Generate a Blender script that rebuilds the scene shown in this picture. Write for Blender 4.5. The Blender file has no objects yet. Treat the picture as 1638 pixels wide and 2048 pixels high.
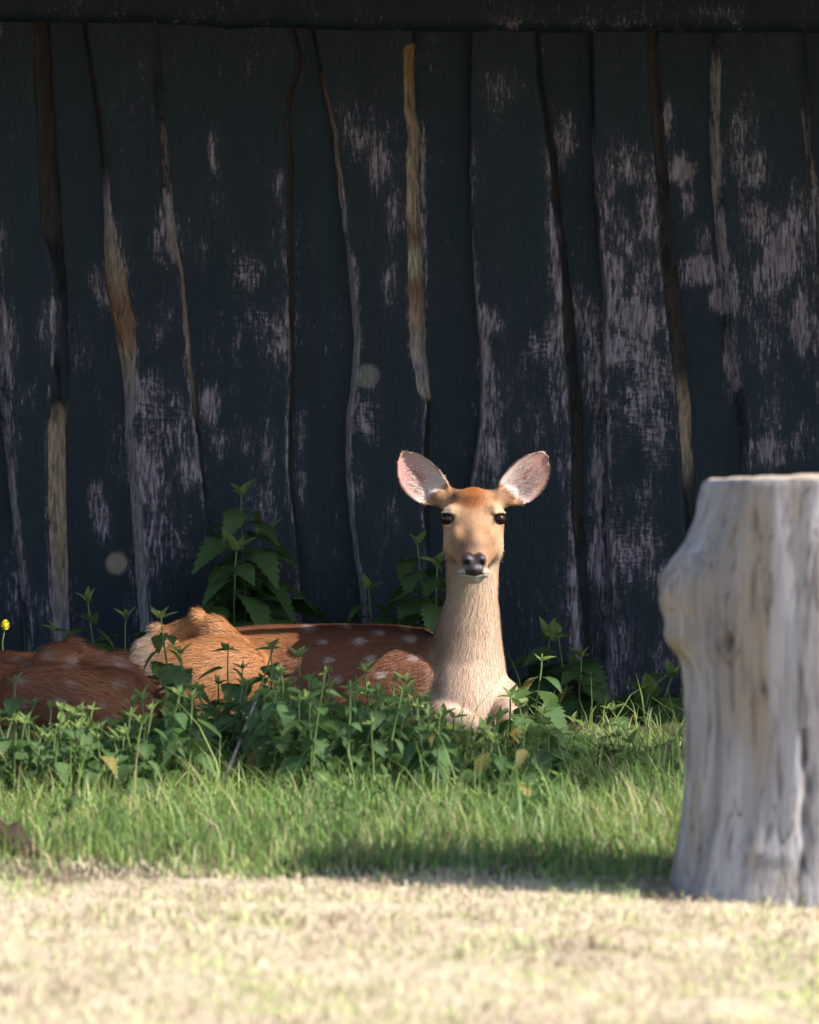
import bpy, bmesh, math, random
import numpy as np
from mathutils import Vector, Matrix, noise as mnoise
random.seed(7); RNG = np.random.default_rng(7)
scene = bpy.context.scene
COL = scene.collection

# ------------------------------------------------------------------ camera, sky, sun
CAM_H, FPX, HORIZON, CX, CY = 1.33, 13650.0, 290.0, 819.0, 1024.0
PITCH = math.atan((CY - HORIZON) / FPX)
cd = bpy.data.cameras.new('camera'); cam = bpy.data.objects.new('camera', cd); COL.objects.link(cam)
cam.location = (0, 0, CAM_H); cam.rotation_euler = (math.radians(90) - PITCH, 0, 0)
cd.sensor_fit = 'HORIZONTAL'; cd.sensor_width = 24.0; cd.lens = 200.0
cd.clip_start = 0.1; cd.clip_end = 2000
cd.dof.use_dof = True; cd.dof.focus_distance = 15.35; cd.dof.aperture_fstop = 4.4
scene.camera = cam

SUN_AZ, SUN_EL = math.radians(65), math.radians(40)   # azimuth to the right of "behind the camera"
SDIR = Vector((math.sin(SUN_AZ) * math.cos(SUN_EL), -math.cos(SUN_AZ) * math.cos(SUN_EL), math.sin(SUN_EL)))
world = bpy.data.worlds.new('World'); scene.world = world; world.use_nodes = True
wn = world.node_tree; wn.nodes.clear()
wo = wn.nodes.new('ShaderNodeOutputWorld'); wb = wn.nodes.new('ShaderNodeBackground'); ws = wn.nodes.new('ShaderNodeTexSky')
ws.sky_type = 'NISHITA'; ws.sun_disc = False; ws.sun_elevation = SUN_EL
ws.sun_rotation = math.atan2(SDIR.x, SDIR.y)
wb.inputs['Strength'].default_value = 0.125
wn.links.new(ws.outputs[0], wb.inputs[0]); wn.links.new(wb.outputs[0], wo.inputs[0])
sl = bpy.data.lights.new('sun', 'SUN'); sl.energy = 5.0; sl.angle = math.radians(0.53); sl.color = (1.0, 0.95, 0.88)
so = bpy.data.objects.new('sun', sl); COL.objects.link(so); so.location = (6, 6, 8)
so.rotation_euler = SDIR.to_track_quat('Z', 'Y').to_euler()
scene.view_settings.view_transform = 'Standard'; scene.view_settings.look = 'None'
scene.view_settings.gamma = 1.0; scene.view_settings.exposure = 1.15
scene.cycles.max_bounces = 6; scene.cycles.diffuse_bounces = 3; scene.cycles.use_denoising = True

# ------------------------------------------------------------------ helpers
def W(u, v, Y):
    """photo pixel + distance along the ground axis -> world point"""
    a, b = (u - CX) / FPX, (CY - v) / FPX
    dy = math.cos(PITCH) + b * math.sin(PITCH); dz = -math.sin(PITCH) + b * math.cos(PITCH)
    return Vector((a / dy * Y, Y, CAM_H + dz / dy * Y))
def ground_Y(v): return CAM_H * FPX / (v - HORIZON)

def tag(o, label=None, cat=None, group=None, kind=None):
    if label: o['label'] = label
    if cat: o['category'] = cat
    if group: o['group'] = group
    if kind: o['kind'] = kind
    return o
def empty(name, loc, rz=0.0):
    o = bpy.data.objects.new(name, None); COL.objects.link(o); o.location = loc; o.rotation_euler = (0, 0, rz)
    o.empty_display_size = 0.05
    return o
def link(name, me, mat=None, parent=None, smooth=True):
    if mat is not None and len(me.materials) == 0: me.materials.append(mat)
    if smooth: me.polygons.foreach_set('use_smooth', np.ones(len(me.polygons), dtype=bool))
    o = bpy.data.objects.new(name, me); COL.objects.link(o)
    if parent is not None: o.parent = parent
    return o
def mesh(name, verts, faces):
    me = bpy.data.meshes.new(name); me.from_pydata([tuple(map(float, v)) for v in verts], [], faces); me.update()
    return me
def mesh_np(name, verts, loops, starts):
    me = bpy.data.meshes.new(name)
    verts = np.asarray(verts, np.float32); loops = np.asarray(loops, np.int32); starts = np.asarray(starts, np.int32)
    me.vertices.add(len(verts)); me.vertices.foreach_set('co', verts.ravel())
    me.loops.add(len(loops)); me.loops.foreach_set('vertex_index', loops)
    me.polygons.add(len(starts)); me.polygons.foreach_set('loop_start', starts)
    me.update(calc_edges=True); me.validate()
    return me
def fattr(me, name, arr):
    a = me.attributes.new(name, 'FLOAT', 'POINT'); a.data.foreach_set('value', np.asarray(arr, np.float32))
def cattr(me, name, arr):
    arr = np.asarray(arr, np.float32)
    if arr.shape[1] == 3: arr = np.concatenate([arr, np.ones((len(arr), 1), np.float32)], 1)
    a = me.attributes.new(name, 'FLOAT_COLOR', 'POINT'); a.data.foreach_set('color', arr.ravel())
def interp(pts, y):
    ys = [p[1] for p in pts]; xs = [p[0] for p in pts]
    return np.interp(y, ys, xs)
def sstep(a, b, x):
    t = np.clip((np.asarray(x, float) - a) / (b - a), 0, 1); return t * t * (3 - 2 * t)
def vnoise(P, scale, seed=0.0):
    return np.array([mnoise.noise(Vector((p[0] * scale[0] + seed, p[1] * scale[1] + seed * 1.7, p[2] * scale[2] - seed))) for p in P])

class NT:
    def __init__(s, name):
        s.m = bpy.data.materials.new(name); s.m.use_nodes = True; s.t = s.m.node_tree; s.t.nodes.clear()
        s.out = s.n('ShaderNodeOutputMaterial'); s.p = s.n('ShaderNodeBsdfPrincipled'); s.l(s.p.outputs[0], s.out.inputs[0])
    def n(s, t, **k):
        nd = s.t.nodes.new(t)
        for a, b in k.items(): setattr(nd, a, b)
        return nd
    def l(s, a, b): s.t.links.new(a, b)
    def put(s, sock, v):
        if hasattr(v, 'is_output') or isinstance(v, bpy.types.NodeSocket): s.l(v, sock)
        elif isinstance(v, (tuple, list)) and len(v) == 3 and sock.type == 'RGBA': sock.default_value = (*v, 1)
        else: sock.default_value = v
    def attr(s, name, what='Fac'): return s.n('ShaderNodeAttribute', attribute_name=name).outputs[what]
    def coord(s, kind='Object', scale=(1, 1, 1), loc=None):
        c = s.n('ShaderNodeTexCoord').outputs[kind]; m = s.n('ShaderNodeMapping'); s.l(c, m.inputs[0])
        m.inputs['Scale'].default_value = scale
        if loc is not None: s.put(m.inputs['Location'], loc)
        return m.outputs[0]
    def noise(s, vec, scale, detail=4.0, rough=0.55, dist=0.0):
        nd = s.n('ShaderNodeTexNoise'); s.l(vec, nd.inputs['Vector'])
        nd.inputs['Scale'].default_value = scale; nd.inputs['Detail'].default_value = detail
        nd.inputs['Roughness'].default_value = rough; nd.inputs['Distortion'].default_value = dist
        return nd.outputs[0]
    def math(s, op, a, b=0.0, c=0.0, clamp=False):
        nd = s.n('ShaderNodeMath', operation=op); nd.use_clamp = clamp
        s.put(nd.inputs[0], a); s.put(nd.inputs[1], b); s.put(nd.inputs[2], c); return nd.outputs[0]
    def ramp(s, x, a, b, lo=0.0, hi=1.0):
        nd = s.n('ShaderNodeMapRange', interpolation_type='SMOOTHSTEP'); s.put(nd.inputs[0], x)
        for i, v in enumerate((a, b, lo, hi)): nd.inputs[i + 1].default_value = v
        return nd.outputs[0]
    def mix(s, f, a, b, mode='MIX'):
        nd = s.n('ShaderNodeMix', data_type='RGBA', blend_type=mode)
        s.put(nd.inputs[0], f); s.put(nd.inputs[6], a); s.put(nd.inputs[7], b); return nd.outputs[2]
    def bump(s, h, strength=0.5, dist=0.01):
        nd = s.n('ShaderNodeBump'); nd.inputs['Strength'].default_value = strength; nd.inputs['Distance'].default_value = dist
        s.put(nd.inputs['Height'], h); s.l(nd.outputs[0], s.p.inputs['Normal'])
    def base(s, c, rough=0.8, spec=0.3):
        s.put(s.p.inputs['Base Color'], c); s.put(s.p.inputs['Roughness'], rough); s.put(s.p.inputs['Specular IOR Level'], spec)
        return s.m

# ------------------------------------------------------------------ materials
def mat_ground():
    t = NT('meadow_soil'); c = t.coord('Object'); sep = t.n('ShaderNodeSeparateXYZ'); t.l(c, sep.inputs[0])
    n1 = t.noise(c, 2.2, 5); n2 = t.noise(c, 26, 6, 0.7); n3 = t.noise(c, 7, 4)
    straw = t.mix(t.ramp(n2, 0.35, 0.7), (0.44, 0.35, 0.24), (0.55, 0.46, 0.33))
    straw = t.mix(t.ramp(n3, 0.52, 0.70, 0, 0.7), straw, (0.36, 0.40, 0.13))
    straw = t.mix(t.ramp(n1, 0.60, 0.75, 0, 0.5), straw, (0.17, 0.12, 0.07))
    soil = t.mix(n2, (0.035, 0.028, 0.018), (0.09, 0.075, 0.04))
    edge = t.math('ADD', sep.outputs[1], t.math('MULTIPLY', n3, 0.5))
    far = t.ramp(edge, 12.45, 12.75)
    beyond = t.ramp(sep.outputs[1], 24, 26)
    far2 = t.math('SUBTRACT', far, beyond, clamp=True)
    t.bump(n2, 0.8, 0.02)
    return t.base(t.mix(far2, straw, soil), 0.95, 0.1)

def mat_planks():
    t = NT('flaking_dark_paint_on_wood')
    oi = t.n('ShaderNodeObjectInfo'); rnd = oi.outputs['Random']
    off = t.n('ShaderNodeCombineXYZ'); t.put(off.inputs[0], t.math('MULTIPLY', rnd, 37.0)); t.put(off.inputs[2], t.math('MULTIPLY', rnd, 11.0))
    c1 = t.coord('Object', (1, 1, 0.16), off.outputs[0]); c2 = t.coord('Object', (1, 1, 0.30), off.outputs[0]); c3 = t.coord('Object', (0.35, 1, 1.5), off.outputs[0])
    grain = t.noise(c1, 150, 5, 0.65); fine = t.noise(c2, 240, 5, 0.75); blot = t.noise(c2, 16, 5, 0.65, 0.4); saw = t.noise(c3, 110, 3, 0.5)
    wear = t.attr('wear'); bare = t.attr('bare'); tint = t.attr('tint', 'Color'); sawm = t.attr('saw')
    m = t.math('MULTIPLY', t.math('SUBTRACT', fine, 0.5), 1.5)
    m = t.math('ADD', m, t.math('MULTIPLY', t.math('SUBTRACT', grain, 0.5), 1.5))
    m = t.math('ADD', m, t.math('MULTIPLY', t.math('SUBTRACT', blot, 0.5), 1.5))
    m = t.math('ADD', m, t.math('MULTIPLY', t.math('MULTIPLY', t.math('SUBTRACT', saw, 0.5), sawm), 2.6))
    m = t.math('ADD', m, t.math('MULTIPLY', wear, 1.15))
    low = t.noise(c2, 5.5, 4, 0.6, 0.6)
    m = t.math('ADD', m, t.math('MULTIPLY', t.math('SUBTRACT', low, 0.5), 0.9))
    flaked = t.ramp(m, 0.36, 0.74)
    patch = t.noise(c2, 3.0, 3)
    paint = t.mix(patch, (0.0028, 0.0078, 0.0180), (0.0038, 0.0155, 0.0250))
    paint = t.mix(t.ramp(fine, 0.35, 0.75, 0, 0.30), paint, (0.020, 0.025, 0.030))
    paint = t.mix(t.ramp(m, 0.05, 0.5, 0, 0.7), paint, (0.032, 0.034, 0.052))
    streak = t.noise(t.coord('Object', (1, 1, 0.03), off.outputs[0]), 34, 4, 0.6)
    paint = t.mix(t.ramp(streak, 0.45, 0.75, 0, 0.75), paint, (0.0045, 0.020, 0.026))
    wood = t.mix(t.ramp(grain, 0.34, 0.66), (0.055, 0.046, 0.062), (0.275, 0.235, 0.285))
    wood = t.mix(t.ramp(t.noise(c2, 70, 3), 0.4, 0.65, 0, 0.5), wood, (0.13, 0.105, 0.105))
    fleck = t.ramp(t.noise(c2, 85, 2, 0.5), 0.70, 0.78, 0, 0.7)
    flaked = t.math('MAXIMUM', flaked, t.math('MULTIPLY', fleck, t.ramp(low, 0.4, 0.65)))
    col = t.mix(flaked, paint, wood)
    barew = t.mix(t.ramp(grain, 0.32, 0.66, 0.1, 1.0), (0.012, 0.009, 0.008), tint)
    barew = t.mix(t.ramp(t.noise(c2, 60, 4, 0.7), 0.42, 0.62, 0.0, 0.55), barew, t.mix(0.5, tint, (0.05, 0.035, 0.03)))
    barem = t.ramp(t.math('ADD', bare, t.math('MULTIPLY', t.math('ADD', t.math('SUBTRACT', fine, 0.5), t.math('MULTIPLY', t.math('SUBTRACT', blot, 0.5), 1.8)), 0.9)), 0.36, 0.62)
    col = t.mix(barem, col, barew)
    h = t.math('ADD', t.math('MULTIPLY', grain, 0.8), t.math('MULTIPLY', t.math('MULTIPLY', saw, sawm), 0.8))
    h = t.math('SUBTRACT', h, t.math('MULTIPLY', flaked, 0.35))
    h = t.math('ADD', h, t.math('MULTIPLY', t.math('MULTIPLY', barem, blot), 2.2))
    t.bump(h, 0.9, 0.005)
    return t.base(col, t.mix(flaked, (0.62,) * 3, (0.9,) * 3), 0.25)

def mat_stump():
    t = NT('weathered_bare_wood'); c = t.coord('Object', (1, 1, 0.10)); c2 = t.coord('Object', (1, 1, 0.3)); c3 = t.coord('Object')
    g = t.noise(c, 60, 6, 0.65); s = t.noise(c, 11, 4, 0.55, 0.3); b = t.noise(c2, 7, 4, 0.6); sp = t.noise(c2, 40, 3)
    col = t.mix(t.ramp(s, 0.32, 0.68), (0.20, 0.183, 0.186), (0.37, 0.35, 0.365))
    col = t.mix(t.ramp(b, 0.50, 0.66, 0, 0.75), col, (0.27, 0.205, 0.15))
    col = t.mix(t.ramp(t.attr('pale'), 0.2, 0.8, 0, 0.8), col, t.mix(g, (0.30, 0.283, 0.292), (0.42, 0.40, 0.42)))
    col = t.mix(t.ramp(t.attr('moss'), 0.1, 0.9, 0, 0.6), col, (0.19, 0.135, 0.05))
    col = t.mix(t.ramp(g, 0.32, 0.50, 0.75, 0.0), col, (0.09, 0.07, 0.065))
    crk = t.noise(t.coord('Object', (1, 1, 0.05)), 30, 2, 0.4, 0.5)
    col = t.mix(t.ramp(t.math('ABSOLUTE', t.math('SUBTRACT', crk, 0.5)), 0.0, 0.012, 0.8, 0.0), col, (0.05, 0.038, 0.033))
    col = t.mix(t.ramp(sp, 0.66, 0.72, 0, 0.6), col, (0.10, 0.075, 0.06))
    col = t.mix(t.attr('dark'), col, (0.045, 0.032, 0.025))
    t.bump(t.math('ADD', t.math('MULTIPLY', g, 0.9), s), 0.9, 0.010)
    return t.base(col, 0.85, 0.2)
def mat_cut():
    t = NT('sawn_end_grain'); c = t.coord('Object'); w = t.n('ShaderNodeTexWave', wave_type='RINGS', rings_direction='Z')
    t.l(c, w.inputs['Vector']); w.inputs['Scale'].default_value = 22; w.inputs['Distortion'].default_value = 3; w.inputs['Detail'].default_value = 3
    n = t.noise(c, 30, 5)
    col = t.mix(w.outputs['Fac'], (0.30, 0.23, 0.17), (0.46, 0.37, 0.30)); col = t.mix(t.ramp(n, 0.5, 0.75, 0, 0.6), col, (0.22, 0.17, 0.13))
    t.bump(n, 0.7, 0.006)
    return t.base(col, 0.9, 0.2)
def mat_attr(name, rough=0.75, spec=0.2, trans=0.0, noise_amt=0.0, attr='col'):
    t = NT(name); c = t.attr(attr, 'Color')
    if noise_amt:
        n = t.noise(t.coord('Object'), 45, 3); c = t.mix(t.ramp(n, 0.3, 0.7, 0, noise_amt), c, (0.02, 0.02, 0.01))
    m = t.base(c, rough, spec)
    if trans:
        tr = t.n('ShaderNodeBsdfTranslucent'); t.put(tr.inputs[0], c); mx = t.n('ShaderNodeMixShader'); mx.inputs[0].default_value = trans
        t.l(t.p.outputs[0], mx.inputs[1]); t.l(tr.outputs[0], mx.inputs[2]); t.l(mx.outputs[0], t.out.inputs[0])
    return m
def mat_leaf(name, lo, hi, trans=0.35, scale=30):
    t = NT(name); oi = t.n('ShaderNodeObjectInfo'); n = t.noise(t.coord('Object'), scale, 3)
    c = t.mix(oi.outputs['Random'], lo, hi); c = t.mix(t.ramp(n, 0.35, 0.75, 0, 0.35), c, tuple(x * 1.6 for x in hi))
    t.bump(t.noise(t.coord('Object'), 160, 3), 0.5, 0.004)
    m = t.base(c, 0.45, 0.45)
    tr = t.n('ShaderNodeBsdfTranslucent'); t.put(tr.inputs[0], t.mix(0.5, c, tuple((x * 2.2) for x in hi)))
    mx = t.n('ShaderNodeMixShader'); mx.inputs[0].default_value = trans
    t.l(t.p.outputs[0], mx.inputs[1]); t.l(tr.outputs[0], mx.inputs[2]); t.l(mx.outputs[0], t.out.inputs[0])
    return m
def mat_plain(name, c, rough=0.7, spec=0.3, var=0.3, scale=40):
    t = NT(name); n = t.noise(t.coord('Object'), scale, 4)
    return t.base(t.mix(t.ramp(n, 0.3, 0.7, 0, var), c, tuple(x * 0.45 for x in c)), rough, spec)
def mat_skin():
    t = NT('short_coat'); wet = t.attr('wet')
    n = t.noise(t.coord('Object'), 420, 3, 0.7)
    c = t.mix(t.ramp(n, 0.3, 0.7, 0.0, 0.28), t.attr('col', 'Color'), (0.03, 0.015, 0.01))
    t.bump(n, 0.35, 0.003)
    return t.base(c, t.ramp(wet, 0, 1, 0.75, 0.42), t.ramp(wet, 0, 1, 0.15, 0.4))
M = dict(ground=mat_ground(), plank=mat_planks(), stump=mat_stump(), cut=mat_cut(), skin=mat_skin(),
         fur=mat_attr('fur', 0.6, 0.25), grass=mat_attr('grass_blades', 0.5, 0.35, 0.4), straw=mat_attr('dry_grass_blades', 0.7, 0.2, 0.25),
         eye=mat_plain('eye', (0.012, 0.006, 0.004), 0.10, 0.28, 0.0), nettle=mat_leaf('nettle_leaf', (0.045, 0.095, 0.028), (0.08, 0.145, 0.042)), fresh=mat_leaf('young_nettle_leaf', (0.12, 0.19, 0.045), (0.20, 0.27, 0.075)),
         aged=mat_leaf('yellowed_nettle_leaf', (0.16, 0.15, 0.035), (0.24, 0.19, 0.06)), stem=mat_plain('green_stem', (0.10, 0.15, 0.045), 0.6), drystem=mat_plain('dead_stem', (0.24, 0.19, 0.18), 0.8),
         yellow=mat_plain('yellow_petal', (0.75, 0.60, 0.02), 0.6, 0.3, 0.15), tree=mat_leaf('tree_leaf', (0.035, 0.075, 0.02), (0.06, 0.11, 0.03), 0.25),
         bark=mat_plain('bark', (0.13, 0.10, 0.075), 0.9, 0.1, 0.7, 25), roof=mat_plain('roof_boards', (0.06, 0.055, 0.05), 0.9, 0.1, 0.5, 12),
         rock=mat_plain('turned_soil', (0.040, 0.030, 0.020), 0.95, 0.1, 0.6, 40),
         midge=mat_plain('pale_midge', (0.75, 0.72, 0.66), 0.7, 0.2, 0.0), petal=mat_plain('pale_petal', (0.7, 0.68, 0.72), 0.6, 0.3, 0.0))

# ------------------------------------------------------------------ ground sheet
def build_ground():
    xs = np.concatenate([-np.geomspace(600, 3, 14), np.linspace(-2.5, 2.5, 101), np.geomspace(3, 600, 14)])
    ys = np.concatenate([-np.geomspace(600, 1, 12), np.linspace(0, 7.5, 16), np.linspace(8, 17, 181), np.geomspace(18, 900, 14)])
    X, Y = np.meshgrid(xs, ys); P = np.stack([X.ravel(), Y.ravel(), np.zeros(X.size)], 1)
    near = (np.abs(P[:, 0]) < 2.6) & (P[:, 1] > 7.9) & (P[:, 1] < 17.1)
    z = np.zeros(len(P)); z[near] = vnoise(P[near], (5, 5, 1), 3) * 0.010 + vnoise(P[near], (17, 17, 1), 9) * 0.006
    P[:, 2] = z - 0.004
    nx, ny = len(xs), len(ys); i, j = np.meshgrid(np.arange(nx - 1), np.arange(ny - 1)); a = (j * nx + i).ravel()
    F = np.stack([a, a + 1, a + nx + 1, a + nx], 1)
    me = mesh_np('ground', P, F.ravel(), np.arange(len(F)) * 4)
    tag(link('ground', me, M['ground']), kind='structure')
build_ground()

# ------------------------------------------------------------------ timber shed wall
WALL_Y = 16.4
S = {  # seams between boards, traced in photo pixels (x, y)
 0: [(98,60),(105,200),(117,380),(125,480),(132,600),(137,720),(128,860),(130,1000),(137,1240),(142,1450)],
 1: [(172,60),(185,150),(200,250),(210,350),(213,450),(214,540),(226,620),(243,700),(255,800),(255,870),(262,950),(272,1080),(283,1240),(290,1450)],
 2: [(328,50),(335,180),(345,300),(355,420),(365,520),(375,620),(383,720),(395,820),(410,940),(420,1060),(430,1200),(437,1450)],
 3: [(592,55),(607,105),(606,145),(590,185),(583,250),(590,330),(586,450),(588,560),(590,700),(585,850),(583,950),(595,1060),(605,1180),(613,1450)],
 4: [(625,55),(640,130),(655,200),(670,260),(677,340),(686,420),(696,500),(706,600),(711,680),(706,760),(697,840),(695,900),(700,1000),(710,1100),(724,1190),(740,1450)],
 5: [(826,55),(824,130),(827,220),(836,265),(834,330),(836,400),(840,520),(846,620),(847,700),(858,790),(853,900),(855,1000),(860,1240),(864,1450)],
 6: [(945,55),(940,200),(940,350),(948,470),(952,560),(958,640),(965,720),(965,800),(960,880),(945,960),(935,1050),(932,1450)],
 7: [(1074,60),(1078,150),(1095,240),(1110,330),(1118,420),(1128,500),(1140,600),(1148,700),(1155,800),(1160,900),(1160,1000),(1168,1150),(1175,1300),(1182,1450)],
 8: [(1183,60),(1187,280),(1190,400),(1200,500),(1209,590),(1207,700),(1206,800),(1213,900),(1216,1100),(1220,1200),(1212,1300),(1212,1450)],
 9: [(1310,60),(1318,200),(1328,300),(1335,400),(1345,500),(1355,580),(1365,700),(1375,800),(1380,900),(1382,1000),(1387,1200),(1392,1450)],
 10: [(1428,60),(1422,150),(1420,220),(1425,350),(1432,450),(1443,560),(1453,700),(1472,800),(1484,900),(1492,1000),(1500,1450)],
 11: [(1604,60),(1612,200),(1622,300),(1634,400),(1641,520),(1646,700),(1655,900),(1662,1450)],
}
# front side of each seam, width of its waney edge by height, tint of the bare edge
TAN, GREY, DARK, RUST, BARK = (0.30,0.225,0.165), (0.27,0.24,0.265), (0.011,0.010,0.012), (0.23,0.115,0.06), (0.007,0.005,0.005)
SEAM = {
 0: ('L', [(36,60),(42,300),(46,450),(30,520),(28,650),(38,800),(40,1000),(36,1250)], [(BARK,60),(BARK,440),(DARK,480),(DARK,790),(TAN,850),(TAN,1100),(GREY,1250)], [(1,60),(1,450),(.35,500),(.3,780),(1,840),(1,1250)]),
 1: ('R', [(12,60),(16,300),(20,420),(45,540),(52,640),(32,740),(20,850),(22,1000),(24,1250)], [(DARK,60),(DARK,330),(GREY,420),(TAN,520),(RUST,610),(RUST,660),(TAN,720),(GREY,800),(GREY,1250)], [(.7,60),(.8,400),(1,500),(1,1250)]),
 2: ('L', [(38,60),(36,400),(34,480),(10,540),(14,700),(12,900),(10,1250)], [(DARK,60),(GREY,420),(TAN,560),(TAN,700),(DARK,850),(DARK,1250)], [(.25,60),(.5,300),(.85,500),(1,560),(.9,760),(.4,900),(.3,1250)]),
 3: ('L', [(22,60),(20,300),(14,700),(8,1250)], [(DARK,60),(DARK,1250)], [(.9,60),(.8,600),(.5,1250)]),
 4: ('R', [(8,60),(9,200),(10,300),(14,400),(9,480),(12,580),(18,660),(13,760),(12,900),(12,1050),(14,1190)], [(DARK,60),(RUST,180),(TAN,280),(GREY,420),(GREY,1250)], [(.2,60),(.8,200),(1,300),(1,410),(.4,470),(.5,560),(1,640),(1,900),(.8,1100),(.7,1190)]),
 5: ('L', [(6,60),(8,85),(24,92),(24,200),(28,265),(30,400),(32,520),(36,640),(34,720),(26,785),(10,800),(14,1000),(10,1250)], [(RUST,60),((.30,.17,.06),120),(TAN,240),((.36,.28,.21),420),((.15,.09,.05),475),((.40,.34,.27),520),((.17,.11,.06),570),(TAN,640),(GREY,740),((.42,.37,.34),790),(DARK,800),(DARK,1250)], [(.0,60),(.2,85),(1.2,95),(1.2,795),(.4,805),(.4,1250)]),
 6: ('R', [(5,60),(6,700),(4,1250)], [(GREY,60),(GREY,1250)], [(.1,60),(.45,400),(.9,620),(1,900),(.8,1250)]),
 7: ('L', [(12,60),(20,400),(27,700),(25,1000),(22,1250),(20,1450)], [(DARK,60),(DARK,900),(DARK,1100),(DARK,1450)], [(.6,60),(.55,1000),(.4,1450)]),
 8: ('R', [(7,60),(10,600),(9,1000),(14,1450)], [(DARK,60),(GREY,420),(GREY,1450)], [(.2,60),(.6,450),(.5,1000),(.8,1250)]),
 9: ('L', [(26,60),(30,400),(38,600),(30,780),(26,1000),(20,1450)], [(DARK,60),(DARK,740),(TAN,800),(TAN,900),(DARK,980),(DARK,1450)], [(.7,60),(.7,720),(1,800),(.9,900),(.5,1000),(.4,1450)]),
 10: ('R', [(26,60),(24,400),(24,600),(22,800),(16,1000),(14,1450)], [(GREY,60),(GREY,1450)], [(.15,60),(.7,140),(.75,500),(.25,620),(.7,700),(.6,800),(.3,1450)]),
 11: ('L', [(26,60),(22,400),(18,900),(16,1450)], [(GREY,60),(GREY,1450)], [(.4,60),(.6,400),(.4,1450)]),
}
BLOBS = [  # worn patches in photo pixels: x, y, rx, ry, strength
 (10,700,32,85,.75),(100,650,28,60,.5),(60,790,22,35,.45),(30,890,25,40,.3),(190,1000,16,50,.6),(205,1045,16,40,.65),(60,1200,50,60,.25),
 (300,790,40,50,.6),(335,850,55,70,.6),(300,930,50,90,.6),(375,930,30,50,.5),(310,1080,40,120,.35),(350,1050,30,80,.3),(420,810,24,45,.7),(440,880,30,40,.35),(330,480,32,60,.45),
 (320,640,28,50,.4),(260,470,30,40,.3),(195,560,18,40,.5),(215,600,20,30,.4),(165,700,18,40,.3),(430,300,9,55,.6),(500,540,32,45,.55),(470,520,25,40,.3),(400,510,20,40,.35),(560,370,10,30,.5),(475,700,10,60,.6),
 (560,660,38,65,.5),(520,640,24,40,.35),(490,880,14,35,.5),(535,900,20,70,.4),(600,860,16,70,.5),(600,960,14,70,.5),(575,1210,20,40,.6),(520,1000,40,60,.25),
 (735,840,20,45,.65),(745,790,25,60,.35),(720,960,16,50,.4),(790,1020,20,55,.55),(770,1060,24,50,.3),(740,270,55,55,.4),(765,330,34,60,.5),(785,420,22,70,.5),(745,470,30,50,.35),(780,560,22,60,.45),(710,560,14,60,.35),(845,400,8,180,.8),(848,620,8,120,.7),(855,760,12,40,.6),
 (980,640,22,35,.65),(972,720,14,90,.55),(985,800,22,80,.5),(990,900,26,60,.5),(945,330,9,70,.4),(1000,170,60,40,.25),(1030,760,60,60,.15),
 (1100,330,15,60,.4),(1110,470,18,60,.6),(1112,560,18,70,.6),(1105,680,20,80,.6),(1118,790,18,80,.6),(1125,900,12,60,.4),(1140,1180,16,90,.5),(1150,1280,16,70,.55),(1075,700,35,35,.4),(1060,850,40,60,.25),(1130,280,22,60,.5),(1150,620,22,60,.5),(1180,640,30,60,.5),(1190,760,24,90,.6),(1195,930,20,120,.65),(1195,1100,20,80,.5),(1165,480,14,60,.2),
 (1270,330,40,50,.65),(1300,420,34,90,.6),(1215,400,20,110,.6),(1225,560,26,90,.6),(1250,480,30,80,.4),(1290,560,40,80,.5),(1270,640,60,50,.75),(1250,700,50,50,.7),(1290,760,50,80,.6),(1260,820,50,60,.5),(1310,860,30,70,.55),(1270,1000,50,60,.45),(1260,1080,60,60,.6),(1300,1120,40,80,.5),(1240,1150,40,90,.4),(1250,1280,40,80,.45),(1340,1300,40,80,.3),
 (1335,240,9,45,.7),(1362,340,26,34,1.0),(1375,400,14,30,.6),(1410,480,20,40,.7),(1400,540,45,36,.95),(1440,600,26,30,.9),(1360,545,26,30,.6),
 (1460,300,34,80,.25),(1520,340,30,50,.55),(1510,450,40,60,.6),(1560,500,40,70,.8),(1520,560,40,50,.6),(1590,450,20,90,.5),(1600,640,22,80,.55),(1530,680,36,90,.45),(1460,720,14,70,.55),(1540,800,40,80,.4),(1535,900,40,40,.55),(1600,880,28,50,.45),(1480,560,20,80,.35),
]
BL = np.array(BLOBS, float)
SAWB = [(1270,820,90,260),(1270,1080,90,120),(480,540,60,60),(730,850,40,80),(310,830,60,80),(1080,720,40,90),(500,640,60,60)]
px_per_m = FPX / WALL_Y
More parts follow.
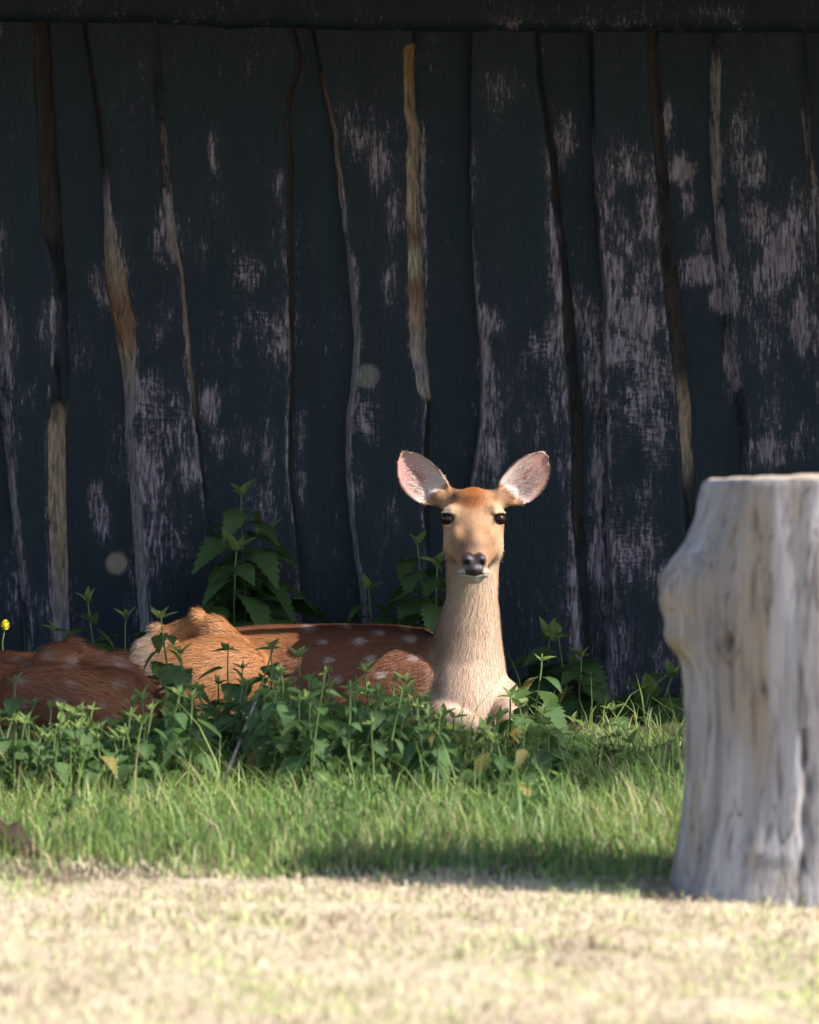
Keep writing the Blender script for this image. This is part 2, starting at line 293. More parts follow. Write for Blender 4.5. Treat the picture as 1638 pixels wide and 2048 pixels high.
def plank(parent, lseam, rseam, lspec, rspec, idx):
    """one waney-edged board between two seams; lspec/rspec: (in_front, widths, tints, amounts) or None"""
    NX, vtop, vbot = 26, 20.0, 1440.0
    NV = 150
    vs = np.linspace(vtop, vbot, NV)
    lx = interp(lseam, vs); rx = interp(rseam, vs)
    lfront = lspec is not None and lspec[0]; rfront = rspec is not None and rspec[0]
    wig = np.array([mnoise.noise(Vector((idx * 7.3, v * 0.02, 0))) * 2.2 + mnoise.noise(Vector((idx * 3.1, v * 0.09, 5))) * 1.0 for v in vs])
    wig2 = np.array([mnoise.noise(Vector((idx * 7.3 + 7.3, v * 0.02, 0))) * 2.2 + mnoise.noise(Vector((idx * 3.1 + 3.1, v * 0.09, 5))) * 1.0 for v in vs])
    lx = lx + wig + (-4 if lfront else -22); rx = rx + wig2 + (4 if rfront else 22)
    lw = np.interp(vs, [p[1] for p in lspec[1]], [p[0] for p in lspec[1]]) if lfront else np.full(NV, 6.0)
    rw = np.interp(vs, [p[1] for p in rspec[1]], [p[0] for p in rspec[1]]) if rfront else np.full(NV, 6.0)
    front = 0.016 * ((1 if lfront else 0) + (1 if rfront else 0)) + 0.002 * (idx % 3)
    co, wear, bare, tint, saw = [], [], [], [], []
    TH = 0.028
    for k, v in enumerate(vs):
        w = rx[k] - lx[k]; a, b = min(lw[k], w * .4) / w, 1 - min(rw[k], w * .4) / w
        ts = np.concatenate([np.linspace(0, a, 6), np.linspace(a, b, NX - 10)[1:-1], np.linspace(b, 1, 6)])
        u = lx[k] + ts * w
        el = np.clip(1 - ts / max(a, 1e-4), 0, 1); er = np.clip((ts - b) / max(1 - b, 1e-4), 0, 1)
        rdl = 0.027 if lfront else 0.004; rdr = 0.027 if rfront else 0.004
        depth = rdl * el ** 2 + rdr * er ** 2 + 0.0016 * np.sin(ts * 9 + v * 0.004 + idx)
        depth += np.array([mnoise.noise(Vector((uu * 0.05, v * 0.012, idx * 3.0))) for uu in u]) * 0.0022
        bl = np.interp(v, [p[1] for p in lspec[3]], [p[0] for p in lspec[3]]) if lfront else 0
        br = np.interp(v, [p[1] for p in rspec[3]], [p[0] for p in rspec[3]]) if rfront else 0
        bb = np.maximum(sstep(0.0, 0.25, el) * bl, sstep(0.0, 0.25, er) * br)
        def tcol(sp):
            ys = [p[1] for p in sp[2]]; return np.array([np.interp(v, ys, [p[0][c] for p in sp[2]]) for c in range(3)])
        tl = tcol(lspec) if lfront else np.array(GREY); tr = tcol(rspec) if rfront else np.array(GREY)
        d2 = ((u[:, None] - BL[:, 0]) / BL[:, 2]) ** 2 + ((v - BL[:, 1]) / BL[:, 3]) ** 2
        wr = (BL[:, 4] * np.exp(-d2 ** 1.5 * 0.8)).max(1) if 0 <= v else 0
        if lx[k] < -40 or rx[k] > 1700:
            wr = np.maximum(wr, np.array([max(0, mnoise.noise(Vector((uu * .012, v * .006, 40))) * 1.2 - .1) for uu in u]))
        arris = 0.35 * np.exp(-((ts - a) / 0.02) ** 2) * (1 if lfront else 0) + 0.35 * np.exp(-((ts - b) / 0.02) ** 2) * (1 if rfront else 0)
        wr = wr + arris * np.clip((v - 250) / 300, 0, 1) - 0.02 + 0.10 * np.clip((v - 1000) / 300, 0, 1)
        sw = np.zeros(len(u)) + 0.12
        for (sx, sy, srx, sry) in SAWB: sw = np.maximum(sw, 0.55 * np.exp(-((u - sx) / srx) ** 2 - ((v - sy) / sry) ** 2))
        for n in range(len(u)):
            p = W(u[n], v, WALL_Y); co.append((p.x, WALL_Y - TH - front + depth[n], p.z))
        wear.extend(wr); bare.extend(bb); saw.extend(sw); tint.extend([tl if ts[n] < .5 else tr for n in range(len(u))])
    co = np.array(co); n = len(co); nx = len(ts)
    back = co.copy(); back[:, 1] = WALL_Y - front + 0.0
    allv = np.concatenate([co, back]); base = np.array([(allv[:, 0].min() + allv[:, 0].max()) / 2, WALL_Y, 0.0]); allv = allv - base
    i, j = np.meshgrid(np.arange(nx - 1), np.arange(NV - 1)); a = (j * nx + i).ravel()
    F = np.stack([a, a + nx, a + nx + 1, a + 1], 1).tolist()
    for j in range(NV - 1):
        p, q = j * nx, (j + 1) * nx
        F.append([p, p + n, q + n, q]); F.append([p + nx - 1, q + nx - 1, q + nx - 1 + n, p + nx - 1 + n])
    F = np.array(F)
    me = mesh_np('plank', allv, F.ravel(), np.arange(len(F)) * 4)
    z2 = lambda x: np.concatenate([np.asarray(x, float), np.zeros(n)])
    fattr(me, 'wear', z2(wear)); fattr(me, 'bare', z2(bare)); fattr(me, 'saw', z2(saw))
    cattr(me, 'tint', np.concatenate([np.array(tint), np.tile(np.array([GREY]), (n, 1))]))
    o = link('plank', me, M['plank'], parent); o.location = Vector(base) - parent.location
    return o
def build_shed():
    shed = empty('timber_shed', (0, WALL_Y + 0.1, 0))
    tag(shed, 'dark teal painted timber shed wall of rough waney-edged boards with flaking paint', 'shed wall')
    seams = dict(S); spec = dict(SEAM)
    rr = random.Random(3)
    def shifted(pts, dx, ph): return [(p[0] + dx + 12 * math.sin(p[1] * .004 + ph), p[1]) for p in pts]
    left, right = [], []
    for k in range(1, 9): left.append(shifted(S[2 if k % 2 else 1], -(S[2 if k % 2 else 1][0][0]) - 40 - 165 * (k - 1) - rr.uniform(0, 40), k))
    for k in range(1, 9): right.append(shifted(S[9 if k % 2 else 7], -(S[9 if k % 2 else 7][0][0]) + 1604 + 170 * k + rr.uniform(0, 40), k))
    seq = [(p, ('L' if k % 2 else 'R', [(18, 60), (24, 700), (18, 1450)], [(GREY, 60), (GREY, 1450)], [(.4, 60), (.6, 1450)])) for k, p in enumerate(left)][::-1]
    seq += [(S[k], SEAM[k]) for k in range(12)]
    seq += [(p, ('L' if k % 2 else 'R', [(18, 60), (24, 700), (18, 1450)], [(GREY, 60), (GREY, 1450)], [(.4, 60), (.6, 1450)])) for k, p in enumerate(right)]
    for k in range(len(seq) - 1):
        (lp, ls), (rp, rs) = seq[k], seq[k + 1]
        lsp = (ls[0] == 'R', ls[1], ls[2], ls[3]); rsp = (rs[0] == 'L', rs[1], rs[2], rs[3])
        plank(shed, lp, rp, lsp, rsp, k)
    # backing and the beam above the boards
    x0, x1 = -3.0, 5.5
    bm = bmesh.new(); bmesh.ops.create_cube(bm, size=1, matrix=Matrix.Translation(((x0 + x1) / 2, WALL_Y + 0.06 - shed.location.y, 1.0)) @ Matrix.Diagonal((x1 - x0, 0.05, 2.0, 1)))
    me = bpy.data.meshes.new('backing_boards'); bm.to_mesh(me); link('backing_boards', me, M['roof'], shed, False)
    # beam: rough lower edge traced from the photo
    us = np.linspace(-900, 2700, 260); low = np.interp(us, [-900, 0, 300, 420, 450, 540, 700, 900, 1050, 2700], [46, 44, 46, 52, 58, 54, 60, 63, 64, 66])
    co = []; wear = []; NB = 14
    for k, u in enumerate(us):
        lo = low[k] + mnoise.noise(Vector((u * .02, 3, 0))) * 3 + mnoise.noise(Vector((u * .11, 9, 0))) * 1.4
        for q in range(NB):
            f = q / (NB - 1); v = lo + (-190 - lo) * f
            p = W(u, v, WALL_Y - 0.08); e = math.exp(-f * 18)
            co.append((p.x, WALL_Y - 0.085 + 0.022 * e + mnoise.noise(Vector((u * .03, v * .06, 2))) * .003, p.z))
            wear.append(0.02 + 0.30 * math.exp(-((v - 40) / 14) ** 2) * (1 if 1000 < u < 1300 else .25) + 0.35 * math.exp(-((v - 28) / 6) ** 2 - ((u - 1420) / 60) ** 2))
    n = len(co); co2 = [(c[0], WALL_Y - 0.055, c[2]) for c in co]
    V = np.array(co + co2) - np.array([0, shed.location.y, 0]); NU = len(us); F = []
    for k in range(NU - 1):
        for q in range(NB - 1):
            a = k * NB + q; F.append([a, a + NB, a + NB + 1, a + 1])
        a = k * NB; F.append([a, a + n, a + NB + n, a + NB])
    F = np.array(F); me = mesh_np('beam', V, F.ravel(), np.arange(len(F)) * 4)
    fattr(me, 'wear', wear + [0] * n); fattr(me, 'bare', [0] * (2 * n)); fattr(me, 'saw', [0.1] * (2 * n)); cattr(me, 'tint', np.tile(np.array([GREY]), (2 * n, 1)))
    link('beam', me, M['plank'], shed)
    # overhanging roof above the picture: it keeps the wall in shade
    roof = bpy.data.objects.new('roof', None); COL.objects.link(roof); roof.parent = shed; roof.location = (0, 0.16, 2.17); roof.rotation_euler = (math.radians(12), 0, 0)
    bm = bmesh.new(); bmesh.ops.create_cube(bm, size=1, matrix=Matrix.Diagonal((0.249, 3.8, 0.03, 1))); me = bpy.data.meshes.new('roof_board'); bm.to_mesh(me)
    for k in range(34):
        o = link('roof_board', me, M['roof'], roof, False); o.location = (x0 + k * 0.25 + .125, 0, 0.002 * (k % 2))
    for sx in (x0 + .03, x1 - .03):
        bm = bmesh.new(); bmesh.ops.create_cube(bm, size=1, matrix=Matrix.Translation((sx, 1.0, 1.05)) @ Matrix.Diagonal((0.05, 1.85, 2.1, 1)))
        me = bpy.data.meshes.new('side_wall'); bm.to_mesh(me); link('side_wall', me, M['roof'], shed, False)
build_shed()

# ------------------------------------------------------------------ tree stump
def build_stump():
    YC = 12.2; cx = W(1715, 1500, YC).x; s = FPX / YC
    root = empty('tree_stump', (cx, YC, 0))
    tag(root, 'pale grey barkless tree stump with a bulging knot, at the dry grass edge', 'tree stump')
    prof = [(1406,960),(1402,985),(1394,1030),(1386,1080),(1380,1140),(1374,1220),(1371,1320),(1374,1450),(1371,1560),(1364,1660),(1356,1740),(1344,1800)]
    NZ, NA = 150, 220
    zt = W(1405, 961, YC).z; zs = np.linspace(-0.03, zt, NZ); ang = np.linspace(0, 2 * math.pi, NA, endpoint=False)
    vv = np.array([HORIZON + (CAM_H - z) * s for z in zs])
    r0 = np.array([(1715 - interp(prof, v)) / s for v in vv])
    co, pale, moss, dark = [], [], [], []
    def bell(x, c, w): return math.exp(-((x - c) / w) ** 2)
    for k, z in enumerate(zs):
        v = vv[k]
        for a in ang:
            # a measured from +X; the left silhouette is a = pi, the camera side a = 1.5 pi
            da = lambda c: (a - c + math.pi) % (2 * math.pi) - math.pi
            r = r0[k]
            d = Vector((math.cos(a), math.sin(a), 0))
            r += 0.010 * mnoise.noise(Vector((d.x * 2.2, d.y * 2.2, z * 1.2))) + 0.006 * mnoise.noise(Vector((d.x * 6, d.y * 6, z * 1.6 + 4))) + 0.0022 * mnoise.noise(Vector((d.x * 17, d.y * 17, z * 3 + 8)))
            r += 0.018 * sstep(0.16, -0.02, z) * (0.5 + 0.9 * mnoise.noise(Vector((d.x * 2.5, d.y * 2.5, 9))))
            g = math.exp(-(da(1.04 * math.pi) / 0.42) ** 2)
            kn = 0.056 * math.exp(-(abs(v - 1180) / (75 if v > 1180 else 88)) ** 2.2) + 0.026 * math.exp(-((v - 1280) / 38) ** 2)
            r += g * kn * (1 + 0.10 * mnoise.noise(Vector((a * 7, z * 22, 3))))
            # knot hole with a raised lip
            q = ((da(1.22 * math.pi) * 0.29 * s) / 17) ** 2 + ((v - 1270) / 22) ** 2
            q *= 1 + .5 * mnoise.noise(Vector((a * 14, z * 45, 2))); r += 0.004 * math.exp(-((math.sqrt(q) - 1.25) / 0.5) ** 2) - 0.010 * math.exp(-q * 1.6)
            r += g * .004 * mnoise.noise(Vector((a * 12, z * 28, 7)))
            # drying cracks
            for (ca, v0, v1, wd, dp) in ((1.382 * math.pi, 1430, 1830, .012, .016), (1.15 * math.pi, 1380, 1600, .007, .006), (1.55 * math.pi, 980, 1500, .012, .014), (1.75 * math.pi, 960, 1830, .02, .02)):
                if v0 < v < v1:
                    t = da(ca + 0.015 * math.sin(v * .013) + .008 * math.sin(v * .05)); r -= dp * math.exp(-(t / wd) ** 2) * min(1, (v - v0) / 60)
            # torn slab lower front
            r += 0.006 * sstep(1.25 * math.pi, 1.29 * math.pi, a) * (1 - sstep(1.36 * math.pi, 1.385 * math.pi, a)) * (1 - sstep(1680, 1715, v + 12 * mnoise.noise(Vector((a * 30, 0, 0))))) * sstep(1420, 1640, v)
            if z > zt - 0.008: r -= (z - zt + 0.008) * 0.5
            co.append((r * d.x, r * d.y * 0.96, z * (1 - .022 * d.y * sstep(.3, .7, z))))
            px = 1715 + r * d.x * s
            fr = 1 if math.sin(a) < 0 else 0
            pl = fr * max(bell(px, 1545 + 10 * math.sin(v * .012), 26) * (.25 + .75 * bell(v, 1190, 140)), bell(px, 1562 + 12 * math.sin(v * .01), 34) * (.2 + .8 * bell(v, 1560, 150)), bell(px, 1625, 22) * bell(v, 1060, 60) * 1.2, .9 * bell(px, 1520, 30) * bell(v, 1650, 60)) + .5 * mnoise.noise(Vector((d.x * 9, d.y * 9, z * 2)))
            pale.append(min(1, max(0, pl)))
            ms = g * max(bell(v, 1275, 60), .5 * bell(v, 1200, 50)) * (.7 + .8 * mnoise.noise(Vector((a * 9, z * 20, 1)))) + fr * .6 * bell(px, 1560, 40) * bell(v, 1735, 40)
            moss.append(min(1, max(0, ms)))
            dk = 1.0 * math.exp(-q * 1.3) + .55 * math.exp(-((math.sqrt(q) - 1.75) / .25) ** 2) * (1 if v > 1270 else .3)
            dk = max(dk, .9 * bell(px, 1512, 5) * bell(v, 1361, 9) * fr)
            for (ca, v0, v1, wd) in ((1.382 * math.pi, 1430, 1830, .009), (1.55 * math.pi, 980, 1500, .009)):
                if v0 < v < v1: dk = max(dk, .85 * math.exp(-(da(ca + 0.015 * math.sin(v * .013) + .008 * math.sin(v * .05)) / wd) ** 2))
            dark.append(dk)
    F = []
    for k in range(NZ - 1):
        for j in range(NA):
            a, b = k * NA + j, k * NA + (j + 1) % NA; F.append([a, b, b + NA, a + NA])
    F = np.array(F); me = mesh_np('trunk', np.array(co), F.ravel(), np.arange(len(F)) * 4)
    fattr(me, 'pale', pale); fattr(me, 'moss', moss); fattr(me, 'dark', dark)
    link('trunk', me, M['stump'], root)
    rim = np.array(co[-NA:]); V = []; NR = 26
    for q in range(NR):
        f = 1 - q / NR
        for p in rim: V.append((p[0] * f * .999, p[1] * f * .999, p[2] + (0.004 * mnoise.noise(Vector((p[0] * f * 20, p[1] * f * 20, 0))) + .003 * mnoise.noise(Vector((p[0] * f * 60, p[1] * f * 60, 0))) + .003) * (1 if q else 0)))
    V.append((0, 0, rim[:, 2].mean() + .003)); F = []
    for q in range(NR - 1):
        for j in range(NA): a, b = q * NA + j, q * NA + (j + 1) % NA; F.append((a, b, b + NA, a + NA))
    for j in range(NA): F.append(((NR - 1) * NA + j, (NR - 1) * NA + (j + 1) % NA, NR * NA))
    link('sawn_top', mesh('sawn_top', V, F), M['cut'], root)
build_stump()

# ------------------------------------------------------------------ deer
def ring(c, a, b, n=28, p=2.0, narrow=0.0):
    out = []
    for k in range(n):
        t = 2 * math.pi * k / n; cs, sn = math.cos(t), math.sin(t)
        x = math.copysign(abs(cs) ** (2 / p), cs); y = math.copysign(abs(sn) ** (2 / p), sn)
        out.append(c + a * (x * (1 - narrow * max(0, y))) + b * y)
    return out
class Union:
    def __init__(s): s.v, s.f = [], []
    def loft(s, rings):
        o = len(s.v); n = len(rings[0])
        for r in rings: s.v += [tuple(p) for p in r]
        for k in range(len(rings) - 1):
            for j in range(n):
                a, b = o + k * n + j, o + k * n + (j + 1) % n; s.f.append((a, b, b + n, a + n))
        for k, rev in ((0, True), (len(rings) - 1, False)):
            c = sum((Vector(p) for p in rings[k]), Vector()) / n; i = len(s.v); s.v.append(tuple(c))
            for j in range(n):
                a, b = o + k * n + j, o + k * n + (j + 1) % n; s.f.append((b, a, i) if rev else (a, b, i))
    def ball(s, c, r, rot=None):
        rx, ry, rz = r; R = rot or Matrix.Identity(3); rings = []
        for k in range(1, 14):
            t = math.pi * k / 14; z = -math.cos(t); q = math.sin(t)
            rings.append([Vector(c) + R @ Vector((rx * q * math.cos(2 * math.pi * j / 20), ry * q * math.sin(2 * math.pi * j / 20), rz * z)) for j in range(20)])
        s.loft(rings)
    def limb(s, pts):
        """chain of (point, radius)"""
        rings = []
        P = [Vector(p) for p, r in pts]
        # resample along a smooth chain
        Q, R = [], []
        for k in range(len(P) - 1):
            for t in np.linspace(0, 1, 8, endpoint=False): Q.append(P[k].lerp(P[k + 1], t)); R.append(pts[k][1] * (1 - t) + pts[k + 1][1] * t)
        Q.append(P[-1]); R.append(pts[-1][1])
        for _ in range(3):
            Q2 = Q[:]
            for k in range(1, len(Q) - 1): Q2[k] = (Q[k - 1] + Q[k] * 2 + Q[k + 1]) / 4
            Q = Q2
        for k in range(len(Q)):
            d = (Q[min(k + 1, len(Q) - 1)] - Q[max(k - 1, 0)]).normalized()
            a = d.cross(Vector((0.3, 0.2, 1))).normalized(); b = a.cross(d)
            rings.append(ring(Q[k], a * R[k], b * R[k], 16))
        s.loft(rings); s.ball(Q[0], (R[0],) * 3); s.ball(Q[-1], (R[-1],) * 3)

DY = 15.2
def build_deer(root_loc, label, main=True, mirror=False, zs=1.0, seed=1):
    root = empty('sika_deer', root_loc)
    tag(root, label, 'deer', 'spotted deer resting by the shed')
    L = lambda u, v, dy=0.0: W(u, v, DY + dy) - Vector((0, DY, 0))       # shape is traced at the main deer's distance
    U = Union(); mm = 0.001
    E = W(947, 1037, DY - 0.13) - Vector((0, DY, 0))                      # between the eyes
    H = lambda x, f, z: E + Vector((x * mm, -f * mm, z * mm))
    X, Z = Vector((1, 0, 0)), Vector((0, 0, 1))
    st = [(-118, 18, 30, 30, 2), (-108, 12, 46, 48, 2), (-80, 6, 57, 60, 2.1), (-50, -4, 63, 69, 2.2), (-22, -14, 66, 73, 2.2), (0, -26, 66, 68, 2.2), (20, -40, 63, 60, 2.2),
          (40, -54, 53, 53, 2.2), (60, -66, 43, 47, 2.2), (80, -76, 35, 42, 2.2), (100, -85, 30, 37, 2.2), (118, -92, 28.5, 33, 2.3), (132, -97, 27.5, 29, 2.3), (143, -99, 25, 24, 2.3), (150, -100, 19, 16, 2)]
    U.loft([ring(H(0, f, zc), X * hw * mm, Z * hh * mm, 36, p, 0.16) for f, zc, hw, hh, p in st])
    # brow ridges, cheek bones, lids, lips, chin
    for s in (-1, 1):
        U.ball(H(s * 46, 0, 17), (.020, .028, .014)); U.ball(H(s * 34, 30, -40), (.020, .040, .026)); U.ball(H(s * 47, -18, -60), (.020, .036, .040))
        U.ball(H(s * 58, 6, 15.8), (.016, .016, .0065), Matrix.Rotation(s * .25, 3, 'Y')); U.ball(H(s * 57, 6, -15.8), (.014, .014, .0050), Matrix.Rotation(-s * .2, 3, 'Y'))
        U.ball(H(s * 19, 122, -112), (.016, .024, .012)); U.ball(H(s * 15, 139, -84), (.013, .014, .015))
        U.ball(H(s * 46, -66, 36), (.028, .026, .028))
    U.ball(H(0, 110, -124), (.023, .030, .013)); U.ball(H(0, 142, -103), (.016, .014, .012)); U.ball(H(0, -34, 40), (.050, .044, .024))
    # ears: cupped blades
    def ear(s):
        base = H(s * 66, -60, 38); tip = H(s * 157, -66, 146)
        ax = (tip - base); Ln = ax.length; ax.normalize()
        fwd = Vector((s * 0.22, -0.97, 0.10)); fwd = (fwd - ax * fwd.dot(ax)).normalized(); sd = ax.cross(fwd).normalized() * (1 if s > 0 else -1)
        # sd points to the lower outer margin
        if sd.z > 0: sd = -sd
        tops = [(0, .024), (.1, .030), (.25, .036), (.45, .038), (.62, .035), (.78, .027), (.9, .016), (.97, .008), (1.0, .003)]
        lows = [(0, .022), (.1, .036), (.25, .049), (.45, .056), (.62, .054), (.78, .044), (.9, .029), (.97, .016), (1.0, .004)]
        NU, NW = 26, 17; fr, bk = [], []
        for i in range(NU):
            t = i / (NU - 1); t = 1 - (1 - t) ** 1.35
            tw = np.interp(t, [p[0] for p in tops], [p[1] for p in tops]); lw = np.interp(t, [p[0] for p in lows], [p[1] for p in lows])
            cup = 0.019 * (1 - t) ** 0.7 + 0.006
            for j in range(NW):
                q = -1 + 2 * j / (NW - 1); lat = q * 1.0 * (lw if q > 0 else tw)
                pos = base + ax * (t * Ln) + sd * lat - fwd * (cup * (1 - q * q) * 1.0 - 0.012)
                th = 0.0045 + 0.012 * (1 - t) ** 3
                fr.append(pos); bk.append(pos - fwd * th)
        o = len(U.v); n = NU * NW; U.v += [tuple(p) for p in fr + bk]
        flip = s > 0
        def q4(a, b, c, d): U.f.append((a, b, c, d) if flip else (d, c, b, a))
        for i in range(NU - 1):
            for j in range(NW - 1):
                a = o + i * NW + j; q4(a, a + 1, a + NW + 1, a + NW); q4(a + n, a + NW + n, a + NW + 1 + n, a + 1 + n)
        for i in range(NU - 1):
            for j in (0, NW - 1):
                a = o + i * NW + j; b = a + NW
                if j == 0: q4(a, b, b + n, a + n)
                else: q4(a, a + n, b + n, b)
        for i in (0, NU - 1):
            for j in range(NW - 1):
                a = o + i * NW + j; b = a + 1
                if i == 0: q4(a, a + n, b + n, b)
                else: q4(a, b, b + n, a + n)
        return base, ax, fwd, sd, Ln
    ears = [ear(-1), ear(1)]
    for s in (-1, 1): U.limb([(H(s * 48, -66, 30), .024), (H(s * 74, -66, 46), .019)])
    # neck and chest: widths traced from the photo (left, right, v), depth from anatomy
    nk = [(892, 1000, 1015, -.055, .050), (884, 1005, 1080, -.050, .062), (887, 1002, 1140, -.045, .060), (888, 1000, 1190, -.035, .063), (876, 1004, 1230, -.02, .072), (860, 1008, 1275, .0, .085),
          (848, 1014, 1315, .02, .105), (838, 1018, 1350, .03, .125), (836, 1024, 1390, .035, .14), (845, 1030, 1430, .035, .14), (885, 1008, 1462, .04, .12), (905, 990, 1480, .04, .08)]
    U.loft([ring((L(a, v, dy) + L(b, v, dy)) / 2, X * (((b - a) / 2 - 5) * DY / FPX), Vector((0, 1, 0)) * d, 30, 2.1) for a, b, v, dy, d in nk])
    # trunk of the body: (u, top v, bottom v, dy, half depth)
    bd = [(945, 1345, 1475, .05, .09), (900, 1290, 1480, .06, .13), (850, 1258, 1483, .08, .145), (780, 1251, 1485, .10, .155), (700, 1249, 1486, .13, .165), (620, 1250, 1486, .15, .17), (540, 1250, 1486, .17, .165),
          (480, 1255, 1486, .18, .155), (430, 1258, 1486, .18, .145), (380, 1246, 1486, .18, .14), (330, 1262, 1486, .18, .13), (290, 1285, 1484, .18, .11), (262, 1315, 1478, .18, .085), (248, 1350, 1468, .18, .05)]
    rings = []
    for u, vt, vb, dy, d in bd:
        a, b = L(u, vt, dy), L(u, vb, dy); rings.append(ring((a + b) / 2, Vector((0, 1, 0)) * d, Z * ((a.z - b.z) / 2), 32, 2.3))
    U.loft(rings)
    # hip bone, thigh, folded hind leg, tail
    U.limb([(L(470, 1300, .07), .035), (L(425, 1262, .08), .040), (L(392, 1247, .10), .024), (L(352, 1280, .12), .040), (L(300, 1310, .13), .045)])
    U.ball(L(396, 1236, .09), (.020, .032, .022)); U.ball(L(316, 1262, .14), (.022, .03, .018))
    U.ball(L(400, 1370, .02), (.165, .085, .105), Matrix.Rotation(-.25, 3, 'Y')); U.ball(L(330, 1375, .06), (.105, .09, .105))
    U.limb([(L(520, 1420, -.03), .055), (L(470, 1470, -.07), .034), (L(380, 1478, -.08), .024), (L(300, 1478, -.07), .020), (L(420, 1482, -.12), .016), (L(540, 1482, -.13), .018)])
    U.limb([(L(262, 1320, .17), .022), (L(246, 1370, .16), .020), (L(240, 1420, .15), .010)])
    # folded forelegs
    U.limb([(L(985, 1400, .0), .062), (L(1012, 1415, -.06), .036), (L(1026, 1446, -.14), .027), (L(1026, 1462, -.18), .024), (L(1000, 1480, -.10), .018), (L(960, 1484, -.02), .017)])
    
    U.limb([(L(890, 1410, -.02), .060), (L(905, 1450, -.10), .040), (L(950, 1462, -.18), .030), (L(965, 1470, -.22), .025), (L(930, 1486, -.14), .018), (L(880, 1488, -.06), .017)])
    U.ball(L(872, 1400, .03), (.06, .09, .075))
    src = mesh('src', U.v, U.f); ob = bpy.data.objects.new('src', src); COL.objects.link(ob)
    r = ob.modifiers.new('r', 'REMESH'); r.mode = 'VOXEL'; r.voxel_size = 0.0030; r.use_smooth_shade = True
    sm = ob.modifiers.new('s', 'SMOOTH'); sm.factor = 0.5; sm.iterations = 5
    dg = bpy.context.evaluated_depsgraph_get(); dg.update(); me = bpy.data.meshes.new_from_object(ob.evaluated_get(dg)); me.name = 'body'
    bpy.data.objects.remove(ob); bpy.data.meshes.remove(src)
    n = len(me.vertices); P = np.empty(n * 3, np.float32); me.vertices.foreach_get('co', P); P = P.reshape(-1, 3).astype(float)
    ne = len(me.edges); EI = np.empty(ne * 2, np.int32); me.edges.foreach_get('vertices', EI); EI = EI.reshape(-1, 2)
    deg = np.bincount(EI.ravel(), minlength=n).astype(float)[:, None]; deg[deg == 0] = 1
    q0 = (P - np.array(E)) / mm
    wsm = np.ones(n)
    for base, ax, fwd, sd, Ln in ears:
        d = P - np.array(base); t = d @ np.array(ax) / Ln; wsm = np.where((t > .12) & (t < 1.2) & (np.abs(d @ np.array(fwd)) < .06) & (np.linalg.norm(d, axis=1) < .2), .0, wsm)
    wsm = np.where((np.abs(np.abs(q0[:, 0]) - 61) < 17) & (np.abs(q0[:, 2]) < 15) & (-q0[:, 1] > -20), .10, wsm)
    wsm = np.where(-q0[:, 1] > 112, .12, wsm)
    wsm = np.where((P[:, 0] < W(455, 0, DY).x) & (P[:, 0] > W(290, 0, DY).x) & (P[:, 2] > .19), .25, wsm)
    for _ in range(34):
        acc = np.zeros_like(P)
        for c in range(3): acc[:, c] = np.bincount(EI[:, 0], P[EI[:, 1], c], n) + np.bincount(EI[:, 1], P[EI[:, 0], c], n)
        P = P + (acc / deg - P) * .55 * wsm[:, None]
    keep_low = 0.002
    P[:, 2] = np.maximum(P[:, 2], keep_low)
    me.vertices.foreach_set('co', P.astype(np.float32).ravel()); me.update()
    N = np.empty(n * 3, np.float32); me.vertex_normals.foreach_get('vector', N); N = N.reshape(-1, 3).astype(float)
    # ---- coat colours by place on the animal, with shade painted on the left neck
    e = np.array(E); q = (P - e) / mm; hx, hf, hz = q[:, 0], -q[:, 1], q[:, 2]
    nz = np.array([mnoise.noise(Vector(p * 38)) for p in P]); nz2 = np.array([mnoise.noise(Vector((p[0] * 9, p[1] * 9, p[2] * 9 + 5))) for p in P])
    def lerp(a, b, t): t = np.clip(t, 0, 1)[:, None]; return a * (1 - t) + np.asarray(b) * t
    CHEST, TANF, RUSTY, CREAM, WHITE = (.155, .060, .030), (.36, .205, .110), (.25, .078, .018), (.62, .48, .36), (.70, .64, .58)
    C = np.tile(np.array(CHEST), (n, 1))
    xl, zl = P[:, 0], P[:, 2]
    v_of = HORIZON + (CAM_H - zl) * FPX / (DY + P[:, 1]); u_of = CX + xl * FPX / (DY + P[:, 1])
    C = lerp(C, (.10, .035, .018), sstep(.225, .262, zl) * .6)
    if main:
        C = lerp(C, (.30, .125, .046), sstep(640 , 470, u_of + nz2 * 40) * sstep(.10, -.02, P[:, 1] - .10))       # haunch
        C = lerp(C, (.31, .135, .052), sstep(470, 410, u_of + nz2 * 30))
        C = lerp(C, (.34, .24, .17), sstep(345, 285, u_of + nz * 15))
        C = lerp(C, CREAM, sstep(.10, .045, zl + nz * .012) * .75 * sstep(640, 520, u_of))
    else:
        C = lerp(C, (.25, .098, .043), .5 + nz2 * .9)
        C = lerp(C, (.30, .13, .05), sstep(.10, .03, zl + nz * .02) * .7)
    C = lerp(C, (.45, .27, .14), sstep(.10, .04, zl + nz * .015) * sstep(.0, -.08, P[:, 1]) * .8)
    neck = sstep(845, 895, u_of + (v_of - 1300) * .05 + nz * 8) * (v_of > 900)
    nc = np.tile(np.array((.50, .35, .25)), (n, 1)); nc = lerp(nc, (.36, .24, .155), sstep(-.02, .03, P[:, 1]) ); nc = lerp(nc, (.27, .165, .105), sstep(945, 880, u_of) * (.65 + .3 * sstep(1230, 1300, v_of))); nc = lerp(nc, (.26, .17, .12), .5 * np.exp(-((u_of - 925 - nz * 14) / 16) ** 2) * np.exp(-((v_of - 1310) / 45) ** 2))  # left neck: shade painted into the coat colour, dark fur at the base
    nc = lerp(nc, (.53, .37, .28), sstep(.22, .10, zl) * .8); nc = nc * (1 + .12 * nz[:, None])
    C = C * (1 - neck[:, None]) + nc * neck[:, None]
